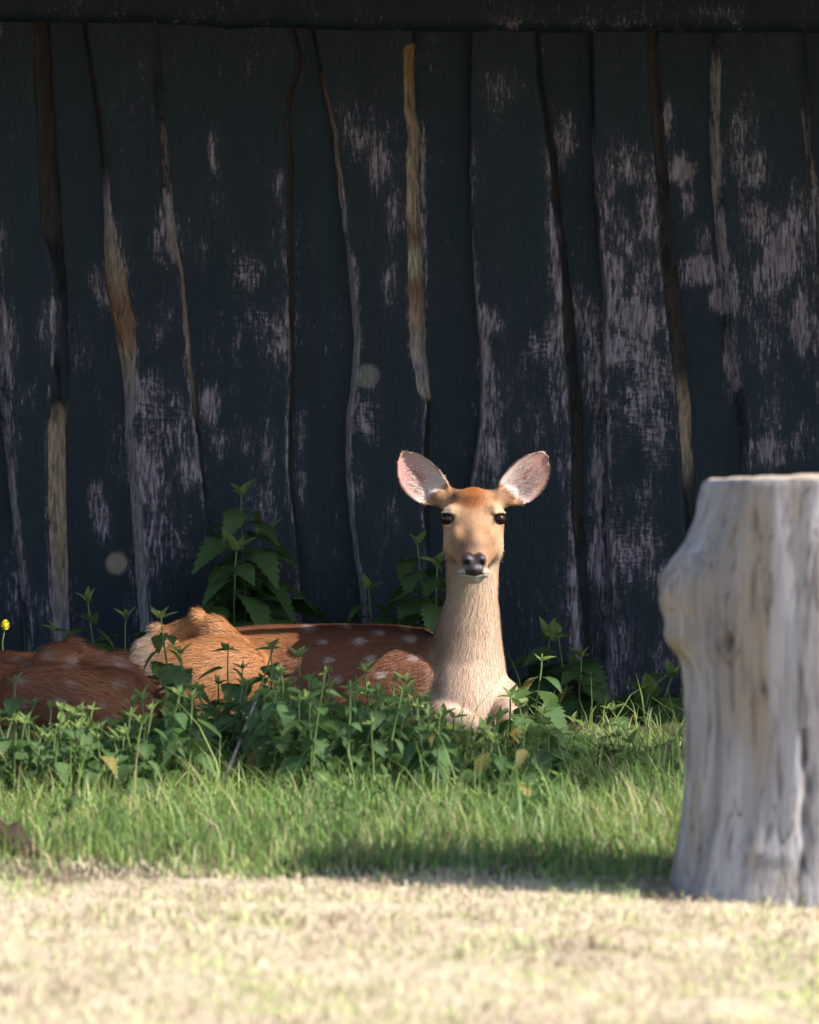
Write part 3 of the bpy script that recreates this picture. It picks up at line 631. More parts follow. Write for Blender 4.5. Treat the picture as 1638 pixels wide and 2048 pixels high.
    head = sstep(-150, -128, hz + .25 * np.maximum(hf, 0)) * sstep(-130, -112, hf) * (np.abs(hx) < 190)
    head = head * (1 - sstep(-45, -85, hz) * sstep(28, 4, hf))
    fc = np.tile(np.array(TANF), (n, 1)); fc = fc * (1 + .10 * nz[:, None])
    fc = lerp(fc, RUSTY, np.exp(-(hx / 40) ** 2) * sstep(10, 30, hz + nz * 9))
    fc = lerp(fc, (.12, .06, .03), np.exp(-((np.abs(hx - 4) - 46) / 9) ** 2) * sstep(30, 44, hz) * .8 + np.exp(-((hx + 16) / 14) ** 2 - ((hz - 34) / 10) ** 2) * .5)
    fc = lerp(fc, (.13, .075, .048), (np.exp(-((hx + 10) / 13) ** 2) * np.exp(-((hz + 32) / 22) ** 2) * .85 + np.exp(-(hx / 26) ** 2) * np.exp(-((hz + 56) / 13) ** 2) * .8 + .35 * np.exp(-((np.abs(hx) - 30) / 14) ** 2) * np.exp(-((hz + 62) / 26) ** 2)))  # darker patches on the nose bridge and muzzle
    fc = lerp(fc, (.50, .37, .23), np.exp(-((np.abs(hx) - 52) / 16) ** 2 - ((hz - 20) / 11) ** 2) * .8)
    fc = lerp(fc, (.50, .36, .22), sstep(40, 62, np.abs(hx)) * sstep(-20, -50, hz) * .6)
    de = np.sqrt(((np.abs(hx) - 61) / 19) ** 2 + (hz / 13.5) ** 2)
    fc = lerp(fc, (.06, .035, .024), sstep(1.10, .92, de) * (hf > -25))
    fc = lerp(fc, (.10, .06, .04), np.exp(-((np.abs(hx) - 42) / 6) ** 2 - ((hz + 10) / 7) ** 2) * (hf > 0) * .8)
    lips = sstep(-100, -111, hz - .10 * (hf - 110) ) * sstep(70, 105, hf)
    fc = lerp(fc, (.58, .49, .39), lips * .9)
    nose = sstep(118, 126, hf) * sstep(29, 24, np.abs(hx) + np.clip(-hz - 88, 0, 40) * .34) * sstep(-64, -69, hz + np.maximum(np.abs(hx) - 13, 0) * .55 + 4 * np.exp(-(hx / 6) ** 2)) * sstep(-122, -117, hz - np.abs(hx) * .35)
    fc = lerp(fc, (.034, .024, .027), nose)
    mouth = np.exp(-((hz + 117 - np.abs(hx) * .16) / 2.6) ** 2) * sstep(85, 100, hf)
    fc = lerp(fc, (.05, .03, .03), mouth * .9)
    nost = np.exp(-((np.abs(hx) - 16) / 5) ** 2 - ((hz + 91) / 7) ** 2) * sstep(120, 130, hf)
    fc = lerp(fc, (.006, .004, .004), nost)
    P[:, 1] += (nost * .007 + mouth * .003)                       # nostrils and mouth line sink in
    wet = nose
    inner = np.zeros(n); edgev = np.zeros(n)
    for base, ax, fwd, sd, Ln in ears:
        d = P - np.array(base); t = d @ np.array(ax) / Ln; lat = d @ np.array(sd); f = N @ np.array(fwd)
        on = (t > .16) & (t < 1.08) & (np.abs(lat) < .062) & (np.abs(d @ np.array(fwd)) < .05)
        low = .98 * np.interp(t, [0, .25, .45, .62, .78, .9, 1], [.03, .049, .056, .054, .044, .029, .004]); top = .98 * np.interp(t, [0, .25, .45, .62, .78, .9, 1], [.024, .036, .038, .035, .027, .016, .003])
        edge = np.where(lat > 0, lat / low, -lat / top)
        inside = on & (f > .1)
        ec = np.tile(np.array((.24, .13, .07)), (n, 1))
        ic = np.tile(np.array((.50, .27, .23)), (n, 1)); ic = lerp(ic, (.62, .48, .44), sstep(.1, -.6, lat / .04) * .75 + sstep(.55, .2, t) * .8); ic = lerp(ic, (.28, .10, .085), np.exp(-((lat - .006) / .008) ** 2 - ((t - .48) / .16) ** 2) * .8)
        ic = lerp(ic, (.20, .12, .08), np.exp(-((lat - .030) / .013) ** 2 - ((t - .36) / .12) ** 2) * .75)
        ic = lerp(ic, (.07, .04, .025), sstep(.84, .97, edge) * sstep(.15, .5, t)); edgev = np.where(inside, np.maximum(edge, t * .98), edgev)
        fc = np.where(inside[:, None], ic, np.where(on[:, None], ec, fc)); inner = np.maximum(inner, inside * 1.0); head = np.where(on, 1.0, head)
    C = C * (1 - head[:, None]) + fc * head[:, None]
    # white spots in loose rows along the back and flank
    rs = random.Random(seed); body = (1 - neck) * (1 - head) * ((u_of > (585 if main else 300)) | (not main))
    sp = np.zeros(n)
    for row, (vrow, step) in enumerate(((1260, 62), (1280, 80), (1318, 85), (1352, 90), (1390, 95))):
        u = 300 + rs.uniform(0, 40)
        while u < 870:
            c = np.array([u, vrow + rs.uniform(-7, 7)]); rad = rs.uniform(4.5, 8); sp = np.maximum(sp, np.exp(-(((u_of - c[0]) / (rad * 1.5)) ** 2 + ((v_of - c[1]) / rad) ** 2) ** 1.6)); u += step * rs.uniform(.75, 1.3)
    C = lerp(C, (.60, .52, .46), sp * body * (.45 if main else .3) * sstep(.18, .10, P[:, 1] - .0))
    C = np.clip(C, .004, .8)
    # ---- fur strands
    me.calc_loop_triangles(); nt = len(me.loop_triangles); T = np.empty(nt * 3, np.int32); me.loop_triangles.foreach_get('vertices', T); T = T.reshape(-1, 3)
    A = np.linalg.norm(np.cross(P[T[:, 1]] - P[T[:, 0]], P[T[:, 2]] - P[T[:, 0]]), axis=1)
    cen = P[T].mean(1); hd = head[T].mean(1); vis = np.where((N[T].mean(1)[:, 1] < .35), 1.0, .25); wt = A * vis * (1 + 2.2 * hd) * (1 - nose[T].max(1)) * (cen[:, 2] > .012)
    de_t = de[T].min(1); wt = wt * np.where((hd > .5) & (de_t < 1.25), 0.0, 1.0)
    rg = np.random.default_rng(seed); K = 95000 if main else 60000
    ti = rg.choice(nt, K, p=wt / wt.sum()); b = rg.dirichlet((1, 1, 1), K)
    pick = lambda arr: (arr[T[ti]] * (b[:, :, None] if arr.ndim == 2 else b)).sum(1)
    R, NN, CC, HD, NK, IN, ED = pick(P), pick(N), pick(C), pick(head), pick(neck), pick(inner), pick(edgev)
    NN /= np.linalg.norm(NN, axis=1)[:, None] + 1e-9
    nosep = np.array(H(0, 150, -88)); away = R - nosep; away /= np.linalg.norm(away, axis=1)[:, None]
    D = np.tile(np.array((-.9, 0, -.42)), (K, 1)); D[R[:, 2] > .225] = (-1, 0, -.08)
    D = D * (1 - NK[:, None]) + np.array((0.0, -.05, -1.0)) * NK[:, None]
    low = (R[:, 2] < .2)[:, None] * NK[:, None]; D = D + low * np.stack([(R[:, 0] - .125) * 4.5, np.zeros(K), np.zeros(K)], 1)
    D = D * (1 - HD[:, None]) + away * HD[:, None]
    for base, ax, fwd, sd, Ln in ears:
        d = R - np.array(base); t = d @ np.array(ax) / Ln; m = (IN > .5) & (np.linalg.norm(d - np.outer(t * Ln, np.array(ax)), axis=1) < .07)
        D[m] = np.array(ax) * .8 + np.array(sd) * (.45 + .25 * rg.standard_normal((m.sum(), 1))) + np.array(fwd) * .3
    D += rg.standard_normal((K, 3)) * (.13 + .10 * (1 - HD[:, None]))
    D -= NN * (D * NN).sum(1)[:, None]; D /= np.linalg.norm(D, axis=1)[:, None] + 1e-9
    ln = np.where(HD > .5, .0075, np.where(NK > .5, .019, .017 if main else .026)) * rg.uniform(.6, 1.35, K)
    ln = np.where(IN > .5, np.where(ED > .72, rg.uniform(.001, .003, K), rg.uniform(.004, .030, K) * (1 - ED)), ln)
    lift = np.where(HD > .5, .22, np.where(NK > .5, .16, .20)) * rg.uniform(.4, 1.6, K)
    wd = np.where(HD > .5, .00050, np.where(NK > .5, .00042, .00055 if main else .0008)) * rg.uniform(.7, 1.3, K)
    side = np.cross(D, NN); p0 = R - NN * .0006
    mid = p0 + (D + NN * lift[:, None] * 1.2) * (ln * .5)[:, None]; tip = p0 + (D + NN * lift[:, None] * .8) * ln[:, None] + rg.standard_normal((K, 3)) * .0008
    V = np.stack([p0 - side * wd[:, None], p0 + side * wd[:, None], mid - side * wd[:, None] * .8, mid + side * wd[:, None] * .8, tip], 1).reshape(-1, 3)
    o5 = np.arange(K) * 5; Lq = np.stack([o5, o5 + 1, o5 + 3, o5 + 2, o5 + 2, o5 + 3, o5 + 4], 1).ravel(); starts = np.stack([np.arange(K) * 7, np.arange(K) * 7 + 4], 1).ravel()
    tone = np.where(NK > .5, rg.uniform(.84, 1.12, K), rg.uniform(.65, 1.30, K))[:, None] * np.array((1, 1, 1)); CC2 = CC * tone; ww = (IN > .5) & (ED < .75) & (rg.random(K) < .22); CC2[ww] = (.72, .65, .60)
    fc5 = np.repeat(CC2, 5, axis=0); fc5[4::5] *= 1.12
    if mirror:
        P[:, 0] = -P[:, 0]; V[:, 0] = -V[:, 0]
    off = np.array((W(640, 1480, DY).x * (-1 if mirror else 1), 0, 0))
    P -= off; V -= off; P[:, 2] *= zs; V[:, 2] *= zs
    me.vertices.foreach_set('co', P.astype(np.float32).ravel()); me.update()
    if mirror: me.flip_normals()
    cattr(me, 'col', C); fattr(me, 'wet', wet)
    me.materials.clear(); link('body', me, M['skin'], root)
    fm = mesh_np('fur', V, Lq, starts); cattr(fm, 'col', np.clip(fc5, .003, .85)); link('fur', fm, M['fur'], root)
    for s in (-1, 1):
        bm = bmesh.new(); bmesh.ops.create_uvsphere(bm, u_segments=28, v_segments=18, radius=.0168); em = bpy.data.meshes.new('eye'); bm.to_mesh(em); bm.free()
        c = H(s * 56.5, 4.0, -.5); c = Vector(((-c.x if mirror else c.x) - off[0], c.y, c.z * zs)); eo = link('eye', em, M['eye'], root); eo.location = c; eo.scale = (1.02, 1.08, .92)
    return root
build_deer((W(640, 1480, DY).x, DY, 0), 'brown spotted doe lying upright with raised head, pale neck and wide ears', True, False, 1.0, 1)
HIP2 = W(140, 1400, 14.72).x
build_deer((HIP2 - (W(640, 0, DY).x - W(395, 0, DY).x), 14.72, 0), 'shaggy reddish brown spotted deer lying low, only its rounded hip showing above the nettles', False, True, 0.90, 5)

# ------------------------------------------------------------------ nettles
def leaf_mesh(name, teeth=8, curl=0.25, fold=0.35, asp=0.32, wob=0.0):
    """serrated pointed leaf, 1 m long along +X, folded on its midrib"""
    V, F = [], []
    def rib(t): return Vector((t, wob * math.sin(t * 4), -curl * t * t))
    n = teeth; ribs = []
    for k in range(n + 1): ribs.append(len(V)); V.append(rib(k / n))
    for s in (-1, 1):
        prev = None; tips = []
        for k in range(n):
            t0, t1 = k / n, (k + 1) / n
            w = lambda t: asp * (math.sin(math.pi * min(1, t ** 0.62)) ** 0.8) * (1 - .25 * t)
            a = rib(t0 + .12 / n) + Vector((0, s * w(t0 + .15 / n) * .86, w(t0) * fold)); b = rib(t1 * .98 + .03) + Vector((.012, s * w(t0 + .6 / n) * 1.06, w(t0) * fold * 1.1))
            ia = len(V); V.append(a); V.append(b); tips.append((ia, ia + 1))
        for k in range(n):
            a, b = tips[k]; r0, r1 = ribs[k], ribs[k + 1]
            nxt = tips[k + 1][0] if k < n - 1 else r1
            fs = [(r0, a, b), (r0, b, nxt)] if k < n - 1 else [(r0, a, b), (r0, b, r1)]
            if k < n - 1: fs.append((r0, nxt, r1))
            for f in fs: F.append(f if s > 0 else f[::-1])
    return mesh(name, V, F)
LEAVES = [leaf_mesh('leaf', 9, .30, .30, .30), leaf_mesh('leaf', 9, .12, .45, .27), leaf_mesh('leaf', 8, .50, .20, .33, .03), leaf_mesh('leaf', 8, .05, .6, .22)]
LEAVES.append(leaf_mesh('leaf', 7, .65, .15, .28, .05))
for k, lm in enumerate(LEAVES): lm.materials.append(M['fresh' if k == 3 else 'aged' if k == 4 else 'nettle'])
for lm in LEAVES: lm.polygons.foreach_set('use_smooth', np.ones(len(lm.polygons), dtype=bool))
def stem_mesh(pts, r0, r1, n=6):
    V, F = [], []
    for k, p in enumerate(pts):
        r = r0 + (r1 - r0) * k / (len(pts) - 1)
        for j in range(n): V.append((p[0] + r * math.cos(2 * math.pi * j / n), p[1] + r * math.sin(2 * math.pi * j / n), p[2]))
    for k in range(len(pts) - 1):
        for j in range(n): a, b = k * n + j, k * n + (j + 1) % n; F.append((a, b, b + n, a + n))
    F.append(tuple(range((len(pts) - 1) * n, len(pts) * n)))
    return mesh('stem', V, F)
def nettle(x, y, h, leaf, label, rnd, lean=(0, 0), mat=None):
    root = empty('nettle_plant', (x, y, 0), rnd.uniform(0, 6.28)); tag(root, label, 'nettle', 'nettles growing along the shed')
    c, s = math.cos(-root.rotation_euler.z), math.sin(-root.rotation_euler.z); lx, ly = c * lean[0] - s * lean[1], s * lean[0] + c * lean[1]
    pts = [(lx * t * t + .006 * math.sin(t * 5), ly * t * t, h * t - (0.01 if t == 0 else 0)) for t in np.linspace(0, 1, 8)]
    link('stem', stem_mesh(pts, .0026 + h * .004, .0014), M['stem'], root)
    nodes = max(4, int(h / .036)); ph = rnd.uniform(0, 3)
    for k in range(nodes):
        t = .16 + .84 * (k + .5) / nodes if nodes > 1 else 1
        if h > .35 and t < .3: continue
        px, py, pz = lx * t * t + .006 * math.sin(t * 5), ly * t * t, h * t
        top = (k >= nodes - 1); sz = leaf * (1.0 - .62 * max(0, (t - .55) / .45) ** 1.3) * rnd.uniform(.8, 1.15)
        for q in range(4 if top else 2):
            a = ph + k * math.pi / 2 + q * (math.pi / 2 if top else math.pi) + rnd.uniform(-.3, .3)
            pitch = (-0.75 + rnd.uniform(-.35, .55) if top else (.22 + .45 * (1 - t))) + rnd.uniform(-.3, .3)
            lo = bpy.data.objects.new('leaf', LEAVES[3 if top else 4 if (h < .24 and rnd.random() < .05) else rnd.randrange(3)]); COL.objects.link(lo); lo.parent = root
            pet = sz * (.06 if top else .16)
            lo.location = (px + math.cos(a) * pet, py + math.sin(a) * pet, pz + (0 if top else -.004)); lo.rotation_euler = (rnd.uniform(-.35, .35), pitch, a); k2 = sz * (rnd.uniform(.45, .95) if top else 1); lo.scale = (k2, k2 * rnd.uniform(1.1, 1.4), k2)
    return root
def top_h(u, v, Y): p = W(u, v, Y); return p.x, p.z
def build_nettles():
    r = random.Random(11)
    special = [  # top u, top v, distance, leaf size, label
     (488,975,16.15,.16,'tall dark nettle with broad leaves standing against the shed wall, left of the doe'),
     (462,1085,16.05,.15,'shorter broad-leaved nettle at the foot of the tall dark wall nettle'),
     (520,1065,16.2,.15,'tall dark nettle with broad leaves standing against the shed wall, left of the doe'),
     (852,1072,16.1,.14,'dark nettle against the wall just behind the neck of the doe'),
     (868,1115,16.0,.13,'dark nettle against the wall just behind the neck of the doe'),
     (748,1165,16.1,.12,'small dark nettle against the wall above the back of the doe'),
     (800,1190,16.15,.11,'small dark nettle against the wall above the back of the doe'),
     (1128,1255,16.0,.13,'dark nettle in the shade by the wall beside the chest of the doe'),
     (1090,1265,16.1,.13,'dark nettle in the shade by the wall beside the chest of the doe'),
     (1165,1300,15.9,.09,'dark nettle in the shade by the wall beside the chest of the doe'),
     (1330,1345,15.9,.13,'dark nettle at the wall foot close behind the stump'),
     (1290,1380,15.8,.12,'dark nettle at the wall foot close behind the stump'),
     (1235,1415,15.4,.075,'small nettle in the grass between doe and stump'),
     (1075,1308,14.85,.095,'sunlit fresh green nettle beside the chest of the doe'),
     (1022,1378,14.72,.090,'nettle silhouetted against the pale chest of the doe'),
     (990,1425,14.6,.080,'nettle silhouetted against the pale chest of the doe'),
     (1052,1400,14.7,.090,'nettle covering the folded knee of the doe'),
     (1080,1415,14.6,.085,'nettle covering the folded knee of the doe'),
     (905,1425,14.6,.080,'low nettle in front of the folded foreleg of the doe'),
     (190,1188,15.75,.11,'slim nettle by the wall behind the reddish brown deer'),
     (245,1222,15.8,.11,'slim nettle by the wall behind the reddish brown deer'),
     (120,1250,15.8,.11,'slim nettle by the wall behind the reddish brown deer'),
     (338,1222,14.95,.095,'tall nettle in front of the raised hip of the doe'),
     (372,1292,14.85,.085,'tall nettle in front of the raised hip of the doe'),
     (452,1285,14.85,.080,'nettle between the hip and the belly of the doe'),
     (478,1320,14.8,.075,'nettle between the hip and the belly of the doe'),
     (545,1285,14.75,.085,'upright nettle before the flank of the doe beside the dead stalk'),
     (605,1300,14.7,.085,'upright nettle before the flank of the doe beside the dead stalk'),
     (670,1330,14.65,.080,'nettle in the patch before the spotted flank of the doe'),
     (735,1325,14.75,.080,'nettle in the patch before the spotted flank of the doe'),
     (795,1350,14.7,.075,'nettle in the patch before the spotted flank of the doe'),
     (840,1385,14.65,.075,'nettle in the patch before the spotted flank of the doe'),
     (22,1350,14.3,.080,'sunlit nettle in front of the reddish brown deer'),
     (100,1400,14.2,.070,'sunlit nettle in front of the reddish brown deer'),
     (60,1435,14.1,.070,'sunlit nettle in front of the reddish brown deer'),
     (150,1460,14.2,.070,'sunlit nettle in front of the reddish brown deer'),
    ]
    for u, v, Y, lf, lb in special:
        x, z = top_h(u, v, Y); nettle(x, Y, max(.06, z), lf, lb, r, (r.uniform(-.02, .02), r.uniform(-.02, .02)))
    # the low patch in front of the animals
    n = 0
    while n < 270:
        u = r.uniform(-120, 1120) if r.random() < .8 else r.uniform(1050, 1370); Y = r.uniform(13.75, 14.9) if r.random() < .86 else r.uniform(13.25, 13.8)
        lim = np.interp(u, [-120, 0, 150, 300, 420, 560, 640, 780, 860, 900, 940, 1040, 1080, 1180, 1370], [1380, 1385, 1400, 1380, 1355, 1315, 1325, 1340, 1380, 1440, 1470, 1440, 1410, 1435, 1460])
        v = r.uniform(lim, lim + 75) if r.random() < .8 else r.uniform(lim + 40, lim + 110); x, z = top_h(u, v, Y)
        if Y < 13.8: v = r.uniform(1530, 1640); x, z = top_h(u, v, Y)
        if z < .03: continue
        if u > 1100 and Y < 14.5: continue
        if abs(u - 470) < 55 and Y < 14.35: continue
        where = 'in front of the reddish brown deer' if u < 300 else 'in front of the haunch of the doe' if u < 520 else 'beneath the spotted flank of the doe' if u < 860 else 'before the forelegs of the doe' if u < 1060 else 'in the grass between doe and stump'
        lab = ('knee-high' if z > .2 else 'low' if z > .1 else 'very low') + ' nettle ' + where
        nettle(x, Y, z, r.uniform(.05, .085) if Y > 13.9 else r.uniform(.035, .06), lab, r, (r.uniform(-.03, .03), r.uniform(-.03, .03))); n += 1
build_nettles()

# ------------------------------------------------------------------ grass
def blades(name, n, area, hfun, cols, wid, lie, seed, mat, segs=3):
    rg = np.random.default_rng(seed); (x0, x1), (y0, y1) = area
    x = rg.uniform(x0, x1, n); y = rg.uniform(y0, y1, n)
    h, keep = hfun(x, y, rg); x, y, h = x[keep], y[keep], h[keep]; n = len(x)
    az = rg.uniform(0, 2 * np.pi, n); bend = rg.uniform(*lie, n); w = rg.uniform(*wid, n)
    d = np.stack([np.cos(az), np.sin(az)], 1); fa = az + rg.uniform(-.8, .8, n) + np.pi / 2; sd = np.stack([np.cos(fa), np.sin(fa)], 1)
    V = np.zeros((n, segs * 2 + 1, 3)); 
    for k in range(segs + 1):
        t = k / segs; th = bend * t * 1.0
        hor = h * (np.sin(th) * t); ver = h * t * np.cos(th * .8)
        px = x + d[:, 0] * hor; py = y + d[:, 1] * hor; pz = ver - (.006 if k == 0 else 0)
        ww = w * (1 - t ** 1.6) * (.75 if k == 0 else 1)
        if k < segs:
            V[:, 2 * k] = np.stack([px - sd[:, 0] * ww, py - sd[:, 1] * ww, pz], 1); V[:, 2 * k + 1] = np.stack([px + sd[:, 0] * ww, py + sd[:, 1] * ww, pz], 1)
        else: V[:, 2 * k] = np.stack([px, py, pz], 1)
    m = segs * 2 + 1; o = np.arange(n) * m; parts = []; lens = []
    for k in range(segs - 1): parts.append(np.stack([o + 2 * k, o + 2 * k + 1, o + 2 * k + 3, o + 2 * k + 2], 1)); lens.append(4)
    parts.append(np.stack([o + 2 * segs - 2, o + 2 * segs - 1, o + 2 * segs], 1)); lens.append(3)
    Lq = np.concatenate(parts, 1).ravel(); tot = sum(lens); st = np.stack([np.arange(n) * tot + sum(lens[:k]) for k in range(segs)], 1).ravel()
    me = mesh_np(name, V.reshape(-1, 3), Lq, st)
    cols = np.array(cols); ci = rg.integers(0, len(cols), n); C = cols[ci] * (rg.uniform(.7, 1.3, n) if name == 'grass' else rg.uniform(.86, 1.14, n))[:, None]
    if name == 'grass':
        g = np.array([mnoise.noise(Vector((a * 3.2, b * 2.2, 31))) for a, b in zip(x, y)]); lf = np.clip((.3 - x) / .9, 0, 1)  # clump tone, and sunlight painted in as blades lighten towards the left
        C = C * (1 + (np.array((.75, .35, .45)) * np.clip(g + .15 + .4 * lf, 0, .9)[:, None])); m_ = rg.random(n) < .05 + .12 * np.clip(g, 0, 1); C[m_] = np.array((.42, .36, .22)) * rg.uniform(.6, 1.2, (m_.sum(), 1))
    if name == 'dry_grass':
        g = np.array([mnoise.noise(Vector((a * 2.6, b * 1.6, 3))) for a, b in zip(x, y)]); k = np.array([mnoise.noise(Vector((a * 5.5, b * 2.2, 13))) for a, b in zip(x, y)])
        m_ = (rg.random(n) < np.clip(g * 1.6, 0, .7)); C[m_] = np.array((.34, .40, .15)) * rg.uniform(.7, 1.3, (m_.sum(), 1)); m_ = (rg.random(n) < np.clip(k * 2.2 - .35, 0, .8)); C[m_] = np.array((.26, .19, .13)) * rg.uniform(.7, 1.3, (m_.sum(), 1))
    cl = np.repeat(C, m, axis=0)
    cattr(me, 'col', np.clip(cl, .005, .8)); return link(name, me, mat)
EDGE = lambda x: 12.40 - 0.28 * np.clip(-x + 0.2, -0.9, 1.6) * -1.0
def edgeY(x): return 12.22 + 0.30 * np.clip((0.55 - x) / 1.5, -.3, 1.3) + .19 * np.array([mnoise.noise(Vector((a * 4.2, 1, 0))) + .6 * mnoise.noise(Vector((a * 13, 5, 0))) for a in x])
def h_green(x, y, rg):
    e = edgeY(x) + rg.normal(0, .05, len(x)); clump = np.array([mnoise.noise(Vector((a * 6, b * 6, 0))) for a, b in zip(x, y)])
    t = np.clip((y - e) / .5, 0, 1); h = (.022 + .026 * t + .040 * np.clip(clump, -.5, 1)) * rg.lognormal(0, .45, len(x))
    h = np.where(y > 15.2, h * .8, h); st = (((x - .80) / .26) ** 2 + ((y - 12.2) / .26) ** 2) > 1
    return np.clip(h, .012, .24), (y > e) & st & (rg.random(len(x)) < .35 + .5 * t + .5 * np.clip(clump, -.5, .5)) & (rg.random(len(x)) < np.where(y > 15.05, .05, 1.0))
G = [(.115, .225, .048), (.15, .265, .06), (.095, .19, .042), (.19, .29, .08), (.13, .23, .055), (.13, .24, .05), (.30, .31, .13)]
tag(blades('grass', 115000, ((-1.9, 1.9), (11.9, 16.25)), h_green, G, (.0008, .0024), (.15, 1.5), 21, M['grass']), 'uneven green grass growing before and around the resting deer', 'grass', kind='stuff')
def h_straw(x, y, rg):
    e = edgeY(x) + .12 + rg.normal(0, .06, len(x)); cl = np.array([mnoise.noise(Vector((a * 5, b * 5, 7))) for a, b in zip(x, y)])
    st = (((x - .80) / .27) ** 2 + ((y - 12.2) / .27) ** 2) > 1
    return np.clip(.0115 * rg.lognormal(0, .55, len(x)) * (1 + .6 * cl), .004, .06), (y < e) & st & (rg.random(len(x)) < .75 + .6 * cl)
SC = [(.50, .40, .28), (.53, .44, .32), (.42, .33, .23), (.50, .44, .29), (.46, .46, .25), (.41, .43, .20), (.50, .38, .29)]
tag(blades('dry_grass', 95000, ((-1.7, 1.7), (8.6, 12.8)), h_straw, SC, (.0012, .0028), (1.1, 1.65), 22, M['straw'], 2), 'short dry cropped grass and straw in full sun', 'dry grass', kind='stuff')

# ------------------------------------------------------------------ dead stalk, flower, soil lump, midges
def tube(path, r0, r1, n=8):
    P = [Vector(p) for p in path]; V, F = [], []
    for k, p in enumerate(P):
        d = (P[min(k + 1, len(P) - 1)] - P[max(0, k - 1)]).normalized(); a = d.cross(Vector((.2, 1, .1))).normalized(); b = a.cross(d); r = r0 + (r1 - r0) * k / (len(P) - 1)
        for j in range(n): V.append(p + (a * math.cos(2 * math.pi * j / n) + b * math.sin(2 * math.pi * j / n)) * r)
    for k in range(len(P) - 1):
        for j in range(n): a, b = k * n + j, k * n + (j + 1) % n; F.append((a, b, b + n, a + n))
    F.append(tuple(range(n))[::-1]); F.append(tuple(range((len(P) - 1) * n, len(P) * n)))
    return mesh('tube', V, F)
b0 = W(440, 1585, 14.05); b0.z = 0; tp = W(545, 1300, 14.5)
root = empty('dead_stalk', b0); tag(root, 'thin dry grey stalk leaning among the nettles before the flank of the doe', 'stalk')
mid = [b0.lerp(tp, t) + Vector((.012 * math.sin(t * 3.1), 0, .02 * math.sin(t * 3.1))) - b0 for t in np.linspace(0, 1, 14)]
mid[0].z = -.01
link('stem', tube(mid[:9], .0040, .0030), M['drystem'], root); link('stem', tube(mid[8:], .0030, .0018), M['stem'], root)
def flower():
    t = W(13, 1250, 15.4); root = empty('yellow_flower', (t.x, t.y, 0)); tag(root, 'small round yellow flower head on a thin stem by the wall', 'flower')
    link('stem', stem_mesh([(0.01 * math.sin(k), 0, t.z * k / 6 - (.01 if k == 0 else 0)) for k in range(7)], .002, .0013), M['stem'], root)
    rr = random.Random(4); end = .01 * math.sin(6)
    V = [(0, 0, 0), (.0035, .0022, .002), (.0062, 0, .0028), (.0035, -.0022, .002)]; me = mesh('petal', V, [(0, 1, 2), (0, 2, 3)]); me.materials.append(M['yellow'])
    bm = bmesh.new(); bmesh.ops.create_icosphere(bm, subdivisions=2, radius=.0065); c = bpy.data.meshes.new('flower_head'); bm.to_mesh(c); head = link('flower_head', c, M['yellow'], root); head.location = (end, 0, t.z)
    for k in range(46):
        p = bpy.data.objects.new('petal', me); COL.objects.link(p); p.parent = head; a = k * 2.4; q = 1 - 2 * (k + .5) / 46; s = math.sqrt(1 - q * q)
        p.location = (.0055 * s * math.cos(a), .0055 * s * math.sin(a), .0078 * q); p.rotation_euler = (rr.uniform(-.4, .4), -math.asin(q) + rr.uniform(-.3, .3), a); p.scale = (.9,) * 3
flower()
def midge(u, v, Y, label):
    p = W(u, v, Y); root = empty('midge', p); tag(root, label, 'midge', 'midges in flight')
    bm = bmesh.new(); bmesh.ops.create_icosphere(bm, subdivisions=2, radius=.0013); me = bpy.data.meshes.new('insect_body'); bm.to_mesh(me); o = link('insect_body', me, M['midge'], root); o.scale = (1.5, .8, .8)
    for s in (-1, 1):
        w = mesh('wing', [(0, 0, 0), (-.001, s * .002, .0025), (.001, s * .0025, .005), (.003, s * .0015, .0035)], [(0, 1, 2, 3)]); link('wing', w, M['midge'], root, False)
midge(735, 755, 7.2, 'pale out-of-focus midge hovering before the wall above the back of the doe'); midge(232, 1130, 7.4, 'pale out-of-focus midge hovering low before the wall by the reddish brown deer')

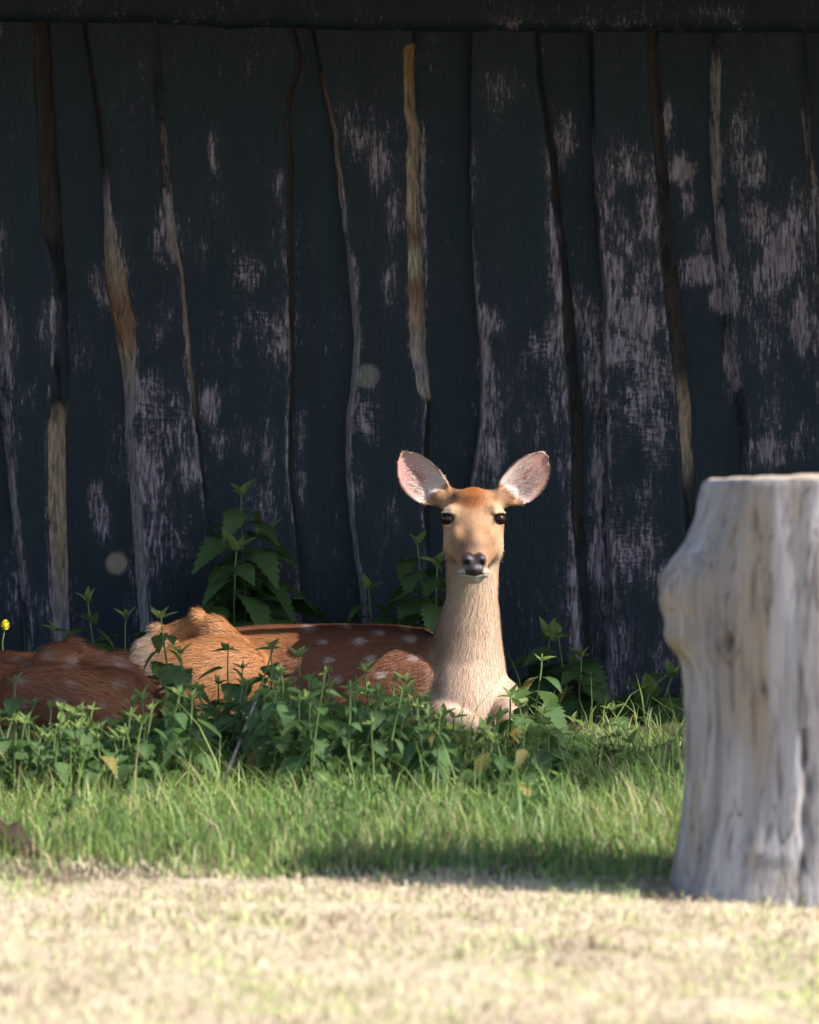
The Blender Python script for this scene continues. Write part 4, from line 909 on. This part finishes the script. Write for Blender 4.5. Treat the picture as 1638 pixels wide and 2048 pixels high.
def soil():
    p = W(2, 1712, ground_Y(1715)); root = empty('soil_heap', (p.x, p.y, 0)); tag(root, 'small dark heap of turned soil in the grass edge', 'soil heap')
    bm = bmesh.new(); bmesh.ops.create_icosphere(bm, subdivisions=4, radius=1)
    for v in bm.verts:
        n = 1 + .25 * mnoise.noise(v.co * 2.2) + .12 * mnoise.noise(v.co * 6) + .06 * mnoise.noise(v.co * 14); v.co = Vector((v.co.x * .062 * n, v.co.y * .05 * n, max(-.01, v.co.z * .062 * n)))
    me = bpy.data.meshes.new('soil'); bm.to_mesh(me); link('soil', me, M['rock'], root)
    for k in range(9):
        bm = bmesh.new(); bmesh.ops.create_icosphere(bm, subdivisions=2, radius=1)
        for v in bm.verts: v.co *= .009 * (1 + .4 * mnoise.noise(v.co * 3 + Vector((k, 0, 0))))
        me = bpy.data.meshes.new('clod'); bm.to_mesh(me); o = link('clod', me, M['rock'], root); a = k * 2.4; o.location = (.07 * math.cos(a), .05 * math.sin(a) - .01, .005)
soil()

# ------------------------------------------------------------------ unseen trees added on the right to shade the nettles and second deer
def build_tree(x, y, zc, rad, n, seed, label):
    root = empty('shade_tree', (x, y, 0)); tag(root, label, 'tree', 'unseen trees added for shade')
    link('trunk', tube([(.02 * math.sin(k), .02 * math.cos(k * 1.3), (zc + rad[2] * .7) * k / 10 - .02) for k in range(11)], .06, .015), M['bark'], root)
    rg = np.random.default_rng(seed); V, F = [], []; cl = rg.standard_normal((26, 3)); cl /= np.linalg.norm(cl, axis=1)[:, None]; cl *= rg.random((26, 1)) ** .5
    for k in range(n):
        c = cl[k % 26] * np.array(rad) + np.array((0, 0, zc)) + rg.standard_normal(3) * .11
        a = rg.standard_normal(3); a /= np.linalg.norm(a); b = np.cross(a, rg.standard_normal(3)); b /= np.linalg.norm(b); s = rg.uniform(.03, .055)
        o = len(V); V += [c - a * s, c + b * s * .5, c + a * s, c - b * s * .5]; F.append((o, o + 1, o + 2, o + 3))
    link('crown', mesh('crown', V, F), M['tree'], root, False)
build_tree(3.05, 12.95, 3.10, (.75, .36, .75), 2600, 3, 'slender low-crowned leafy tree out of view, added to shade the nettles')
build_tree(3.6, 12.62, 4.25, (.50, .36, .70), 1500, 8, 'taller slender leafy tree out of view, added to shade the reddish brown deer')
